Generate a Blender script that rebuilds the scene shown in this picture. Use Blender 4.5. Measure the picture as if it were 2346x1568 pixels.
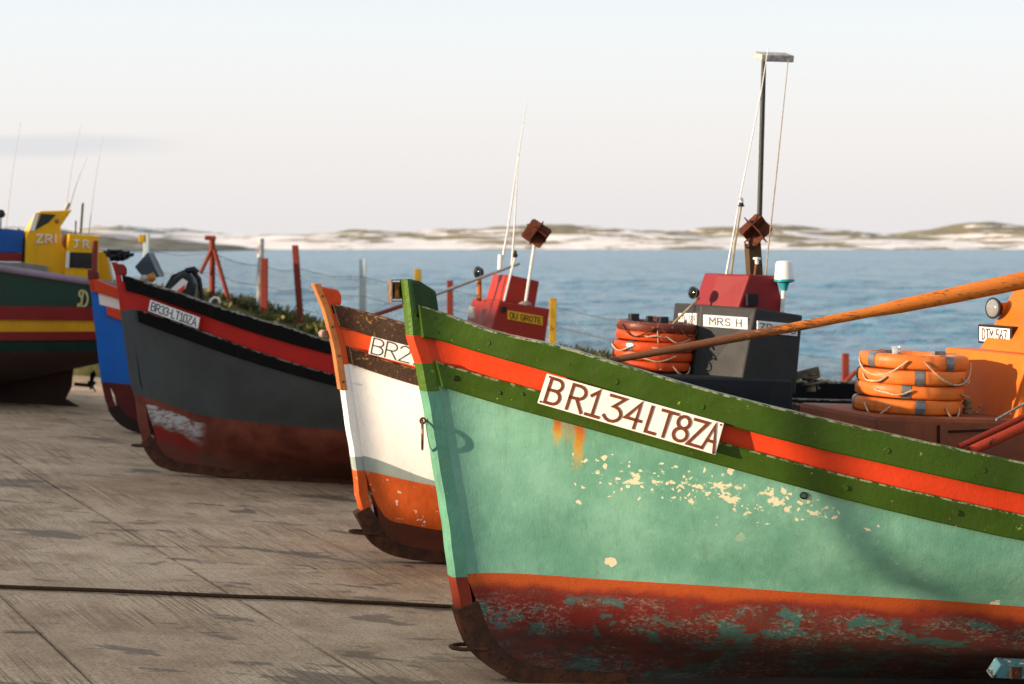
import bpy, bmesh, math, random
from mathutils import Vector, Matrix, noise
R = math.radians
random.seed(7)
for o in list(bpy.data.objects): bpy.data.objects.remove(o)
SC = bpy.context.scene
COL = SC.collection

# ------------------------------------------------------------------ camera, sky, sun, exposure
FPX, CX, HY, HC = 4200.0, 1173.0, 560.0, 1.9          # lens calibration of the 2346 px wide view
cam_d = bpy.data.cameras.new('camera'); cam = bpy.data.objects.new('camera', cam_d); COL.objects.link(cam)
cam.location = (0, 0, HC); cam.rotation_euler = (R(90), 0, 0)
cam_d.sensor_width = 36.0; cam_d.lens = 36.0 * FPX / 2346.0
cam_d.shift_y = -(784.0 - HY) / 2346.0
cam_d.clip_end = 9000; cam_d.clip_start = 0.05
cam_d.dof.use_dof = True; cam_d.dof.focus_distance = 8.2; cam_d.dof.aperture_fstop = 3.6
SC.camera = cam

SUN_AZ, SUN_EL = 19.0, 10.5            # light travels towards this azimuth (deg from +X to +Y), elevation
TX, TY = math.cos(R(SUN_AZ)), math.sin(R(SUN_AZ))
world = bpy.data.worlds.new('World'); SC.world = world; world.use_nodes = True
def build_world():
    nt = world.node_tree; nt.nodes.clear(); N = nt.nodes; L = nt.links
    out = N.new('ShaderNodeOutputWorld'); bg = N.new('ShaderNodeBackground'); bg.inputs['Strength'].default_value = 0.12
    sky = N.new('ShaderNodeTexSky'); sky.sky_type = 'NISHITA'; sky.sun_disc = False
    sky.sun_elevation = R(SUN_EL)
    # direction towards the sun is (-TX,-TY); Blender measures sun_rotation clockwise from +Y
    sky.sun_rotation = math.atan2(-TX, -TY) % (2 * math.pi)
    sky.air_density = 1.0; sky.dust_density = 2.0; sky.ozone_density = 1.0
    tc = N.new('ShaderNodeTexCoord'); sep = N.new('ShaderNodeSeparateXYZ'); L.new(tc.outputs['Generated'], sep.inputs[0])
    ramp = N.new('ShaderNodeValToRGB'); cr = ramp.color_ramp; cr.interpolation = 'B_SPLINE'
    pts = [(0.0, (.76, .735, .745)), (.035, (.80, .765, .765)), (.07, (.83, .80, .79)), (.125, (.83, .87, .885)), (.3, (.70, .77, .83)), (1.0, (.38, .47, .60))]
    while len(cr.elements) < len(pts): cr.elements.new(0.5)
    for e, (p, c) in zip(cr.elements, pts): e.position = p; e.color = (*c, 1)
    L.new(sep.outputs['Z'], ramp.inputs[0])
    # thin lilac cloud bank low on the left
    def math_(op, a, b=None, c=None):
        m = N.new('ShaderNodeMath'); m.operation = op
        for i, v in enumerate((a, b, c)):
            if v is None: continue
            if isinstance(v, (int, float)): m.inputs[i].default_value = v
            else: L.new(v, m.inputs[i])
        return m.outputs[0]
    dv = N.new('ShaderNodeMath'); dv.operation = 'DIVIDE'; L.new(sep.outputs['X'], dv.inputs[0]); L.new(sep.outputs['Y'], dv.inputs[1])
    dz = N.new('ShaderNodeMath'); dz.operation = 'DIVIDE'; L.new(sep.outputs['Z'], dz.inputs[0]); L.new(sep.outputs['Y'], dz.inputs[1])
    no = N.new('ShaderNodeTexNoise'); no.inputs['Scale'].default_value = 9; no.inputs['Detail'].default_value = 5
    mp = N.new('ShaderNodeMapping'); mp.inputs['Scale'].default_value = (1, 1, 7); L.new(tc.outputs['Generated'], mp.inputs[0]); L.new(mp.outputs[0], no.inputs['Vector'])
    ex = math_('POWER', math_('DIVIDE', math_('SUBTRACT', dv.outputs[0], -.30), .13), 2.0)
    ez = math_('POWER', math_('DIVIDE', math_('SUBTRACT', dz.outputs[0], .0545), .0075), 2.0)
    rad = math_('SQRT', math_('ADD', ex, ez))
    nn = math_('MULTIPLY', math_('SUBTRACT', no.outputs['Fac'], .5), 2.2)
    mk = N.new('ShaderNodeMapRange'); mk.interpolation_type = 'SMOOTHSTEP'; mk.inputs['From Min'].default_value = 1.25; mk.inputs['From Max'].default_value = .1
    L.new(math_('ADD', rad, nn), mk.inputs['Value'])
    front = math_('GREATER_THAN', sep.outputs['Y'], 0.0)
    cm = math_('MULTIPLY', math_('MULTIPLY', mk.outputs[0], front), .62)
    cmix = N.new('ShaderNodeMix'); cmix.data_type = 'RGBA'; L.new(cm, cmix.inputs['Factor']); L.new(ramp.outputs[0], cmix.inputs['A']); cmix.inputs['B'].default_value = (.63, .64, .69, 1)
    sc = N.new('ShaderNodeMix'); sc.data_type = 'RGBA'; sc.blend_type = 'MULTIPLY'; sc.inputs['Factor'].default_value = 1
    L.new(cmix.outputs['Result'], sc.inputs['A']); sc.inputs['B'].default_value = (5.75, 5.75, 5.75, 1); sc.clamp_result = False
    mix = N.new('ShaderNodeMix'); mix.data_type = 'RGBA'; mix.inputs['Factor'].default_value = .90
    L.new(sky.outputs[0], mix.inputs['A']); L.new(sc.outputs['Result'], mix.inputs['B'])
    L.new(mix.outputs['Result'], bg.inputs[0]); L.new(bg.outputs[0], out.inputs[0])
build_world()
sun_d = bpy.data.lights.new('sun', 'SUN'); sun = bpy.data.objects.new('sun', sun_d); COL.objects.link(sun)
sun_d.energy = 5.0; sun_d.angle = R(0.55); sun_d.color = (1.0, .78, .55)
sun.location = (-20, -10, 12)
sun.rotation_euler = Vector((TX * math.cos(R(SUN_EL)), TY * math.cos(R(SUN_EL)), -math.sin(R(SUN_EL)))).to_track_quat('-Z', 'Y').to_euler()
vs = SC.view_settings; vs.view_transform = 'Standard'; vs.look = 'None'; vs.exposure = 0.75; vs.gamma = 1.0; vs.use_curve_mapping = False

# ------------------------------------------------------------------ small tools
def srgb(h):
    h = h.lstrip('#'); c = [int(h[i:i + 2], 16) / 255 for i in (0, 2, 4)]
    return tuple(x / 12.92 if x <= .04045 else ((x + .055) / 1.055) ** 2.4 for x in c)
def ground_z(x, y):
    xx = max(-9.0, x)
    return .098 - .085 * xx - .012 * min(max(y, -5), 30)
def P(x, y, Y):
    """point of the place that stands Y metres ahead and shows at (x,y)"""
    return Vector(((x - CX) / FPX * Y, Y, HC - (y - HY) / FPX * Y))
def on_ground(x, y):
    u = (x - CX) / FPX; v = (y - HY) / FPX
    Y = 1.802 / (v - .012 - .085 * u)
    return Vector((u * Y, Y, ground_z(u * Y, Y)))
def lerp_tab(tab, x):
    if x <= tab[0][0]: return tab[0][1]
    for i in range(len(tab) - 1):
        x0, y0 = tab[i]; x1, y1 = tab[i + 1]
        if x <= x1:
            h = x1 - x0; t = (x - x0) / h
            d = (y1 - y0) / h
            m0 = d if i == 0 else ((y0 - tab[i - 1][1]) / (x0 - tab[i - 1][0]) + d) / 2
            m1 = d if i + 2 >= len(tab) else ((tab[i + 2][1] - y1) / (tab[i + 2][0] - x1) + d) / 2
            t2, t3 = t * t, t * t * t
            return (2 * t3 - 3 * t2 + 1) * y0 + (t3 - 2 * t2 + t) * h * m0 + (-2 * t3 + 3 * t2) * y1 + (t3 - t2) * h * m1
    return tab[-1][1]

class Boat:
    def __init__(s, O, yaw=18.0):
        s.O = Vector(O); a = R(yaw); s.yaw = a
        s.A = Vector((math.cos(a), math.sin(a))); s.B = Vector((math.sin(a), -math.cos(a)))
        s.z0 = ground_z(*O); s.root = None
    def bp(s, x, y, t):
        u = (x - CX) / FPX; bx = s.O + s.B * t
        q = -(bx.x - u * bx.y) / (s.A.x - u * s.A.y)
        Y = bx.y + q * s.A.y
        return Vector((q, -t, HC - (y - HY) / FPX * Y))
    def gz(s, q, t=0):
        p = s.O + s.A * q + s.B * t
        return ground_z(p.x, p.y)
    def world(s, v):
        p = s.O + s.A * v[0] - s.B * v[1]
        return Vector((p.x, p.y, v[2]))

def empty(name, loc, rz=0):
    o = bpy.data.objects.new(name, None); COL.objects.link(o); o.location = loc; o.rotation_euler = (0, 0, rz); o.empty_display_size = .2
    return o
def tag(o, label=None, cat=None, group=None, kind=None):
    if label: o['label'] = label
    if cat: o['category'] = cat
    if group: o['group'] = group
    if kind: o['kind'] = kind
    return o

class MB:
    """collects shapes; build() links them as one mesh object"""
    def __init__(s): s.v = []; s.f = []; s.m = []; s.uv = {}
    def add(s, vs, fs, mi=0):
        o = len(s.v); s.v += [Vector(v) for v in vs]
        for f in fs: s.f.append([o + i for i in f]); s.m.append(mi)
        return o
    def prism(s, bot, top, mi=0):
        n = len(bot); vs = list(bot) + list(top)
        fs = [[i, (i + 1) % n, n + (i + 1) % n, n + i] for i in range(n)] + [list(range(n))[::-1], list(range(n, 2 * n))]
        s.add(vs, fs, mi)
    def box(s, c, size, M=None, mi=0):
        hx, hy, hz = [q / 2 for q in size]; M = M or Matrix.Identity(3); c = Vector(c)
        vs = [c + M @ Vector((sx * hx, sy * hy, sz * hz)) for sz in (-1, 1) for sx, sy in ((-1, -1), (1, -1), (1, 1), (-1, 1))]
        s.prism(vs[:4], vs[4:], mi)
    def tube(s, pts, r, n=8, mi=0, cap=True, closed=False):
        pts = [Vector(p) for p in pts]; m = len(pts)
        rs = r if isinstance(r, (list, tuple)) else [r] * m
        vs = []; prev = None
        for i, p in enumerate(pts):
            if closed: d = pts[(i + 1) % m] - pts[i - 1]
            else: d = pts[min(i + 1, m - 1)] - pts[max(i - 1, 0)]
            d.normalize()
            a = prev if prev is not None else (Vector((0, 0, 1)) if abs(d.z) < .9 else Vector((1, 0, 0)))
            x = (a - d * a.dot(d)).normalized(); y = d.cross(x); prev = x
            vs += [p + (x * math.cos(2 * math.pi * k / n) + y * math.sin(2 * math.pi * k / n)) * rs[i] for k in range(n)]
        fs = []
        for i in range(m if closed else m - 1):
            j = (i + 1) % m
            for k in range(n):
                l = (k + 1) % n
                fs.append([i * n + k, i * n + l, j * n + l, j * n + k])
        if cap and not closed: fs += [list(range(n))[::-1], list(range((m - 1) * n, m * n))]
        s.add(vs, fs, mi)
    def lathe(s, prof, c, axis=(0, 0, 1), n=20, mi=0):
        d = Vector(axis).normalized(); a = Vector((0, 0, 1)) if abs(d.z) < .9 else Vector((1, 0, 0))
        x = (a - d * a.dot(d)).normalized(); y = d.cross(x); c = Vector(c); vs = []
        for r, h in prof:
            vs += [c + d * h + (x * math.cos(2 * math.pi * k / n) + y * math.sin(2 * math.pi * k / n)) * max(r, 1e-5) for k in range(n)]
        fs = []
        for i in range(len(prof) - 1):
            for k in range(n):
                l = (k + 1) % n
                fs.append([i * n + k, i * n + l, (i + 1) * n + l, (i + 1) * n + k])
        fs += [list(range(n))[::-1], list(range((len(prof) - 1) * n, len(prof) * n))]
        s.add(vs, fs, mi)
    def grid(s, rows, mi=0, mif=None, flip=False):
        n = len(rows[0]); o = len(s.v)
        for r in rows: s.v += [Vector(p) for p in r]
        for i in range(len(rows) - 1):
            for k in range(n - 1):
                f = [o + i * n + k, o + i * n + k + 1, o + (i + 1) * n + k + 1, o + (i + 1) * n + k]
                s.f.append(f[::-1] if flip else f); s.m.append(mif(i, k) if mif else mi)
        return o
    def build(s, name, mats, parent=None, boat=None, smooth=None, bevel=0, uv=None, seg=2, data_only=False, uv2=None):
        me = bpy.data.meshes.new(name)
        vs = s.v
        if boat: vs = [Vector((v.x, v.y, v.z - boat.z0)) for v in vs]; parent = parent or boat.root
        bm = bmesh.new(); bv = [bm.verts.new(v) for v in vs]
        for f, m in zip(s.f, s.m):
            try: bf = bm.faces.new([bv[i] for i in f]); bf.material_index = m
            except ValueError: pass
        bm.verts.index_update()
        if uv is not None:
            lay = bm.loops.layers.uv.new('UVMap')
            for f in bm.faces:
                for l in f.loops: l[lay].uv = uv[l.vert.index]
        if uv2 is not None:
            lay2 = bm.loops.layers.uv.new('WLMap')
            for f in bm.faces:
                for l in f.loops: l[lay2].uv = uv2[l.vert.index]
        bmesh.ops.recalc_face_normals(bm, faces=bm.faces)
        if bevel:
            ed = [e for e in bm.edges if len(e.link_faces) == 2 and e.calc_face_angle(0) > R(25)]
            bmesh.ops.bevel(bm, geom=ed, offset=bevel, segments=seg, profile=.6, affect='EDGES', clamp_overlap=True)
        if smooth is not None:
            for f in bm.faces: f.smooth = True
            for e in bm.edges:
                if len(e.link_faces) == 2 and e.calc_face_angle(0) > R(smooth): e.smooth = False
        bm.to_mesh(me); bm.free()
        for m in (mats if isinstance(mats, (list, tuple)) else [mats]): me.materials.append(m)
        if data_only: return me
        o = bpy.data.objects.new(name, me); COL.objects.link(o)
        if parent: o.parent = parent
        return o

# ------------------------------------------------------------------ materials
class NT:
    def __init__(s, name):
        s.mat = bpy.data.materials.new(name); s.mat.use_nodes = True; s.nt = s.mat.node_tree; s.nt.nodes.clear()
        s.out = s.n('ShaderNodeOutputMaterial'); s.bsdf = s.n('ShaderNodeBsdfPrincipled'); s.l(s.bsdf.outputs[0], s.out.inputs[0])
    def n(s, t, **kw):
        x = s.nt.nodes.new(t)
        for k, v in kw.items(): setattr(x, k, v)
        return x
    def l(s, a, b): s.nt.links.new(a, b)
    def put(s, sock, v):
        if isinstance(v, (int, float)): sock.default_value = v
        elif isinstance(v, tuple): sock.default_value = (*v, 1) if len(v) == 3 and sock.type == 'RGBA' else v
        else: s.l(v, sock)
    def coord(s, kind='Object', scale=(1, 1, 1), rot=(0, 0, 0)):
        if kind == 'World': v = s.n('ShaderNodeNewGeometry').outputs['Position']
        elif kind == 'WL':
            q = s.n('ShaderNodeUVMap'); q.uv_map = 'WLMap'; v = q.outputs[0]
        else: v = s.n('ShaderNodeTexCoord').outputs[kind]
        if scale == (1, 1, 1) and rot == (0, 0, 0): return v
        if rot != (0, 0, 0):
            m0 = s.n('ShaderNodeVectorRotate', rotation_type='Z_AXIS'); s.l(v, m0.inputs[0]); m0.inputs['Angle'].default_value = rot[2]; v = m0.outputs[0]
        m = s.n('ShaderNodeMapping'); m.inputs['Scale'].default_value = scale; s.l(v, m.inputs[0]); return m.outputs[0]
    def noise(s, v, scale, detail=4, rough=.55, dist=0, w=None):
        x = s.n('ShaderNodeTexNoise'); s.l(v, x.inputs['Vector']); x.inputs['Scale'].default_value = scale; x.inputs['Detail'].default_value = detail
        x.inputs['Roughness'].default_value = rough; x.inputs['Distortion'].default_value = dist
        return x.outputs['Fac']
    def vor(s, v, scale, feature='F1', out='Distance'):
        x = s.n('ShaderNodeTexVoronoi', feature=feature); s.l(v, x.inputs['Vector']); x.inputs['Scale'].default_value = scale
        return x.outputs[out]
    def step(s, v, a, b, lo=0., hi=1.):
        m = s.n('ShaderNodeMapRange', interpolation_type='SMOOTHSTEP'); s.put(m.inputs['Value'], v)
        m.inputs['From Min'].default_value = a; m.inputs['From Max'].default_value = b; m.inputs['To Min'].default_value = lo; m.inputs['To Max'].default_value = hi
        return m.outputs[0]
    def math(s, op, a, b=0., c=0.):
        m = s.n('ShaderNodeMath', operation=op); s.put(m.inputs[0], a); s.put(m.inputs[1], b); s.put(m.inputs[2], c); return m.outputs[0]
    def mix(s, f, a, b, blend='MIX'):
        m = s.n('ShaderNodeMix', data_type='RGBA', blend_type=blend); s.put(m.inputs['Factor'], f); s.put(m.inputs['A'], a); s.put(m.inputs['B'], b); return m.outputs['Result']
    def sep(s, v):
        x = s.n('ShaderNodeSeparateXYZ'); s.l(v, x.inputs[0]); return x.outputs
    def bump(s, h, strength, dist=.01, normal=None):
        b = s.n('ShaderNodeBump'); s.l(h, b.inputs['Height']); b.inputs['Strength'].default_value = strength; b.inputs['Distance'].default_value = dist
        if normal: s.l(normal, b.inputs['Normal'])
        return b.outputs[0]
    def done(s, col, rough=.5, metal=0., bump=None, spec=.4):
        s.put(s.bsdf.inputs['Base Color'], col); s.put(s.bsdf.inputs['Roughness'], rough); s.put(s.bsdf.inputs['Metallic'], metal)
        s.bsdf.inputs['Specular IOR Level'].default_value = spec
        if bump: s.l(bump, s.bsdf.inputs['Normal'])
        return s.mat
def dark(c, k): return tuple(x * k for x in c)
def blend(a, b, f): return tuple(x * (1 - f) + y * f for x, y in zip(a, b))

def paint(name, col, rough=.42, var=.25, grime=.25, chips=(), bump=.35, lump=25, spec=.25, seed=0, edge=None):
    """old brushed paint: uneven tone, grime, chips that show the layers below"""
    col = srgb(col) if isinstance(col, str) else col
    m = NT(name); co = m.coord('Object')
    if seed:
        ad = m.n('ShaderNodeVectorMath', operation='ADD'); m.l(co, ad.inputs[0]); ad.inputs[1].default_value = (seed * 3.1, seed * 1.7, seed * .9); co = ad.outputs[0]
    a = m.noise(co, 3.2, 8, .62); c = m.mix(m.step(a, .3, .7), dark(col, 1 - var), tuple(min(1, x * (1 + var * .5)) for x in col))
    gv = m.noise(m.coord('Object', (6, 6, 1.3)), 2.5, 8, .66)
    g = m.step(gv, .48, .78)
    c = m.mix(m.math('MULTIPLY', g, grime), c, (.06, .045, .03))
    fine = m.noise(co, 140, 3, .6)
    lumps = m.noise(co, lump, 4, .6)
    h = m.math('ADD', m.math('MULTIPLY', lumps, .8), m.math('MULTIPLY', fine, .25))
    rg = m.step(a, .3, .7, rough - .08, rough + .12)
    for i, (cc, sc, th) in enumerate(chips):
        v = m.noise(m.coord('Object', (1, 1, 1.0 + .3 * i)), sc, 9, .68, .15)
        k = m.step(v, th, th + .018)
        c = m.mix(k, c, srgb(cc) if isinstance(cc, str) else cc); h = m.math('SUBTRACT', h, m.math('MULTIPLY', k, .7)); rg = m.math('ADD', rg, m.math('MULTIPLY', k, .2))
    if edge:
        nz = m.sep(m.n('ShaderNodeNewGeometry').outputs['Normal'])[2]
        e = m.math('MULTIPLY', m.step(nz, .12, .5), m.step(m.noise(m.coord('Object', (3, 3, 3)), 9, 8, .7), .46, .56))
        c = m.mix(m.math('MULTIPLY', e, .8), c, srgb(edge))
    return m.done(c, rg, 0, m.bump(h, bump, .006), spec)

def plain(name, col, rough=.5, metal=0., var=.15, bump=.15, scale=30):
    col = srgb(col) if isinstance(col, str) else col
    m = NT(name); co = m.coord('Object'); a = m.noise(co, scale, 6, .6)
    return m.done(m.mix(m.step(a, .3, .7), dark(col, 1 - var), tuple(min(1, x * (1 + var)) for x in col)), rough, metal, m.bump(a, bump, .004), .28)

def rusty(name='rusty_steel', base='#372015', hi='#5e351c'):
    m = NT(name); co = m.coord('Object'); a = m.noise(co, 14, 9, .7); b = m.noise(co, 60, 5, .7)
    c = m.mix(m.step(a, .35, .65), srgb(base), srgb(hi)); c = m.mix(m.step(b, .52, .7), c, srgb('#20140e'))
    return m.done(c, .78, .15, m.bump(m.math('ADD', a, b), .7, .004))
def glass(name, tint=(.9, .93, .95), rough=.08):
    m = NT(name); m.bsdf.inputs['Transmission Weight'].default_value = .75
    a = m.noise(m.coord('Object'), 20, 3)
    return m.done(m.mix(a, tint, dark(tint, .85)), rough, 0, None, .5)

M = {}
M['rust'] = rusty()
M['rust_light'] = rusty('weathered_rust', '#6b4226', '#8a5f38')
M['rust_red'] = rusty('rust_red_plate', '#4c2413', '#6e361b')
M['mast'] = plain('dark_green_mast', '#2c302a', .5)
M['steel'] = plain('dull_galvanised', '#a3a49f', .45, .6)
M['brassy'] = plain('copper_roller', '#8a5a3a', .3, .8, .3, .3, 60)
M['black'] = plain('black_rubber', '#17181a', .6)
M['white_plastic'] = plain('white_plastic', '#d9dbda', .35, 0, .06)
M['whip'] = plain('white_fibreglass', '#cfcfca', .4, 0, .1)
M['whip_brown'] = plain('weathered_pole', '#8d7f63', .6, 0, .3, .4)
M['teal_plastic'] = plain('teal_plastic', '#1f8a93', .4)
M['rope_tan'] = plain('old_rope', '#8e7355', .9, 0, .35, .8, 90)
M['rope_pale'] = plain('pale_cord', '#b79e82', .9, 0, .3, .8, 90)
M['rope_dark'] = plain('dark_rope', '#43301f', .9, 0, .4, .8, 90)
M['wood_grey'] = plain('weathered_wood', '#7b7670', .8, 0, .35, .6, 40)
M['glass'] = glass('lamp_glass')
M['tape'] = plain('reflective_tape', '#77787a', .3, .5, .25)
M['dark_glass'] = plain('dark_window_glass', '#12191b', .12, 0, .2, .02)

# ------------------------------------------------------------------ stroke lettering (painted and embossed signs)
def arc(cx, cy, rx, ry, a0, a1, n=9):
    return [(cx + rx * math.cos(R(a0 + (a1 - a0) * i / n)), cy + ry * math.sin(R(a0 + (a1 - a0) * i / n))) for i in range(n + 1)]
GL = {
 'B': (.55, [[(0, 0), (0, 1), (.28, 1)] + arc(.28, .765, .24, .235, 90, -90, 8)[1:] + [(.0, .53)], [(.28, .53)] + arc(.28, .265, .27, .265, 90, -90, 8)[1:] + [(0, 0)]]),
 'R': (.55, [[(0, 0), (0, 1), (.27, 1)] + arc(.27, .74, .26, .26, 90, -90, 8)[1:] + [(0, .48)], [(.25, .48), (.55, 0)]]),
 '1': (.36, [[(.02, .78), (.22, 1), (.22, 0)], [(0, 0), (.44, 0)]]),
 '2': (.5, [arc(.25, .74, .25, .26, 165, -25, 8) + [(.0, 0), (.52, 0)]]),
 '3': (.5, [[(.02, 1), (.5, 1), (.2, .6)] + arc(.22, .3, .28, .3, 85, -150, 9)]),
 '3r': (.46, [arc(.22, .76, .23, .24, 150, -80, 8) + arc(.22, .26, .25, .26, 85, -150, 8)]),
 '4': (.54, [[(.4, 0), (.4, 1), (0, .32), (.56, .32)]]),
 'L': (.42, [[(0, 1), (0, 0), (.42, 0)]]),
 'T': (.5, [[(0, 1), (.52, 1)], [(.26, .97), (.26, 0)]]),
 '8': (.48, [arc(.24, .76, .215, .24, -90, 270, 16), arc(.24, .26, .25, .26, 90, 450, 16)]),
 'Z': (.52, [[(.02, 1), (.5, 1), (0, 0), (.52, 0)]]),
 'A': (.58, [[(0, 0), (.29, 1), (.58, 0)], [(.11, .34), (.47, .34)]]),
 '7': (.46, [[(0, 1), (.48, 1), (.14, 0)]]),
 '0': (.46, [arc(.23, .77, .23, .23, 180, 0, 7) + arc(.23, .23, .23, .23, 0, -180, 7) + [(0, .77)]]),
 'O': (.46, [arc(.23, .77, .23, .23, 180, 0, 7) + arc(.23, .23, .23, .23, 0, -180, 7) + [(0, .77)]]),
 '-': (.26, [[(.03, .48), (.23, .48)]]),
 '.': (.14, [[(.04, .46), (.1, .46)]]),
 ' ': (.22, []),
 'M': (.58, [[(0, 0), (0, 1), (.29, .42), (.58, 1), (.58, 0)]]),
 'S': (.46, [arc(.23, .75, .22, .25, 20, 270, 9) + arc(.23, .25, .23, .25, 90, -160, 9)]),
 'H': (.5, [[(0, 0), (0, 1)], [(.5, 0), (.5, 1)], [(0, .5), (.5, .5)]]),
 'U': (.48, [[(0, 1), (0, .24)] + arc(.24, .24, .24, .24, 180, 360, 8) + [(.48, 1)]]),
 'G': (.48, [arc(.24, .76, .24, .24, 15, 180, 7) + arc(.24, .24, .24, .24, 180, 360, 7) + [(.48, .46), (.26, .46)]]),
 'E': (.42, [[(.42, 1), (0, 1), (0, 0), (.42, 0)], [(0, .52), (.36, .52)]]),
 'D': (.5, [[(0, 0), (0, 1), (.2, 1)] + arc(.2, .5, .3, .5, 90, -90, 10)[1:] + [(0, 0)]]),
 '5': (.46, [[(.44, 1), (.04, 1), (.02, .56)] + arc(.21, .3, .25, .3, 120, -150, 9)]),
 '6': (.46, [[(.34, 1), (.03, .4)] + arc(.23, .26, .22, .26, 150, 510, 14)]),
 '9': (.46, [[(.12, 0), (.43, .6)] + arc(.23, .74, .22, .26, -30, 330, 14)]),
 'I': (.1, [[(.05, 0), (.05, 1)]]),
 'N': (.5, [[(0, 0), (0, 1), (.5, 0), (.5, 1)]]),
 'J': (.5, [[(0, 1), (.5, 1)], [(.25, .97), (.25, .15), (.0, 0)]]),
}
def ribbon(mb, pts, w, lift, frame, thick):
    pts = [Vector((a, b)) for a, b in pts]; q = [pts[0]]
    for p in pts[1:]:
        if (p - q[-1]).length > 1e-4: q.append(p)
    pts = q; n = len(pts)
    if n < 2: return
    closed = (pts[0] - pts[-1]).length < .01
    L_, R_ = [], []
    for i in range(n):
        d0 = (pts[i] - pts[i - 1]).normalized() if i > 0 else ((pts[0] - pts[-2]).normalized() if closed else None)
        d1 = (pts[i + 1] - pts[i]).normalized() if i < n - 1 else ((pts[1] - pts[0]).normalized() if closed else None)
        if d0 is None: d0 = d1
        if d1 is None: d1 = d0
        nn = Vector((-d0.y - d1.y, d0.x + d1.x))
        if nn.length < .2: nn = Vector((-d1.y, d1.x))
        nn.normalize(); k = max(.45, nn.dot(Vector((-d1.y, d1.x))))
        ext = Vector((0, 0))
        if not closed and i == 0: ext = -d1 * w * .5
        if not closed and i == n - 1: ext = d0 * w * .5
        L_.append(pts[i] + ext + nn * (w / 2 / k)); R_.append(pts[i] + ext - nn * (w / 2 / k))
    o, rx, uy, nz = frame
    f = lambda p, h: o + rx * p.x + uy * p.y + nz * h
    rows = [[f(p, 0) for p in L_], [f(p, lift + thick) for p in L_], [f(p, lift + thick) for p in R_], [f(p, 0) for p in R_]]
    mb.grid(rows)
    mb.add([rows[j][0] for j in range(4)], [[0, 1, 2, 3]]); mb.add([rows[j][-1] for j in range(4)], [[0, 1, 2, 3]])
def lettering(text, bl, br, tl, nrm, mat, parent, boat=None, pad=(.05, .12), stroke=.13, gap=.2, thick=.0015, names='letter', slots=None):
    """letters as separate raised meshes over the sign whose corners are given; nrm points outwards"""
    bl, br, tl = Vector(bl), Vector(br), Vector(tl); rx, uy = br - bl, tl - bl
    W, Hh = rx.length, uy.length; rx = rx / W; uy = uy / Hh
    h = Hh * (1 - 2 * pad[1]); tot = 0; chars = []
    i = 0
    while i < len(text):
        c = text[i]
        if i + 1 < len(text) and text[i + 1] == '`': c = {'3': '3r'}.get(c, c); i += 1
        chars.append(c); i += 1
    tot = sum(GL[c][0] for c in chars) + gap * (len(chars) - 1)
    kx = W * (1 - 2 * pad[0]) / (tot * h); x = W * pad[0]
    for ic, c in enumerate(chars):
        if slots: x = W * slots[ic][0]; kx = W * (slots[ic][1] - slots[ic][0]) / (GL[c][0] * h)
        mb = MB(); base = bl + rx * x + uy * (Hh * pad[1])
        for j, st in enumerate(GL[c][1]):
            ribbon(mb, [(a * h * kx, b * h) for a, b in st], stroke * h, .0004 * (j + 1), (base, rx, uy, nrm), thick)
        x += (GL[c][0] + gap) * h * kx
        if mb.v: mb.build(names, mat, parent, boat)
def sign(boat, name, corners, depth, mat_board, text, mat_text, parent=None, label=None, bevel=.004, **kw):
    """corners TL,TR,BR,BL in local coordinates seen from outside; a board with thickness and raised letters"""
    tl, tr, br, bl = [Vector(c) for c in corners]
    br = (bl + (tr - tl) + br) / 2; 
    nz = (tr - tl).cross(tl - bl).normalized()
    mb = MB(); mb.prism([c - nz * depth for c in (bl, br, tr, tl)], [c for c in (bl, br, tr, tl)])
    o = mb.build(name, mat_board, parent, boat, bevel=bevel)
    if label: o['label'] = label
    if text: lettering(text, bl, br, tl, nz, mat_text, o, boat, **kw)
    return o

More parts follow.
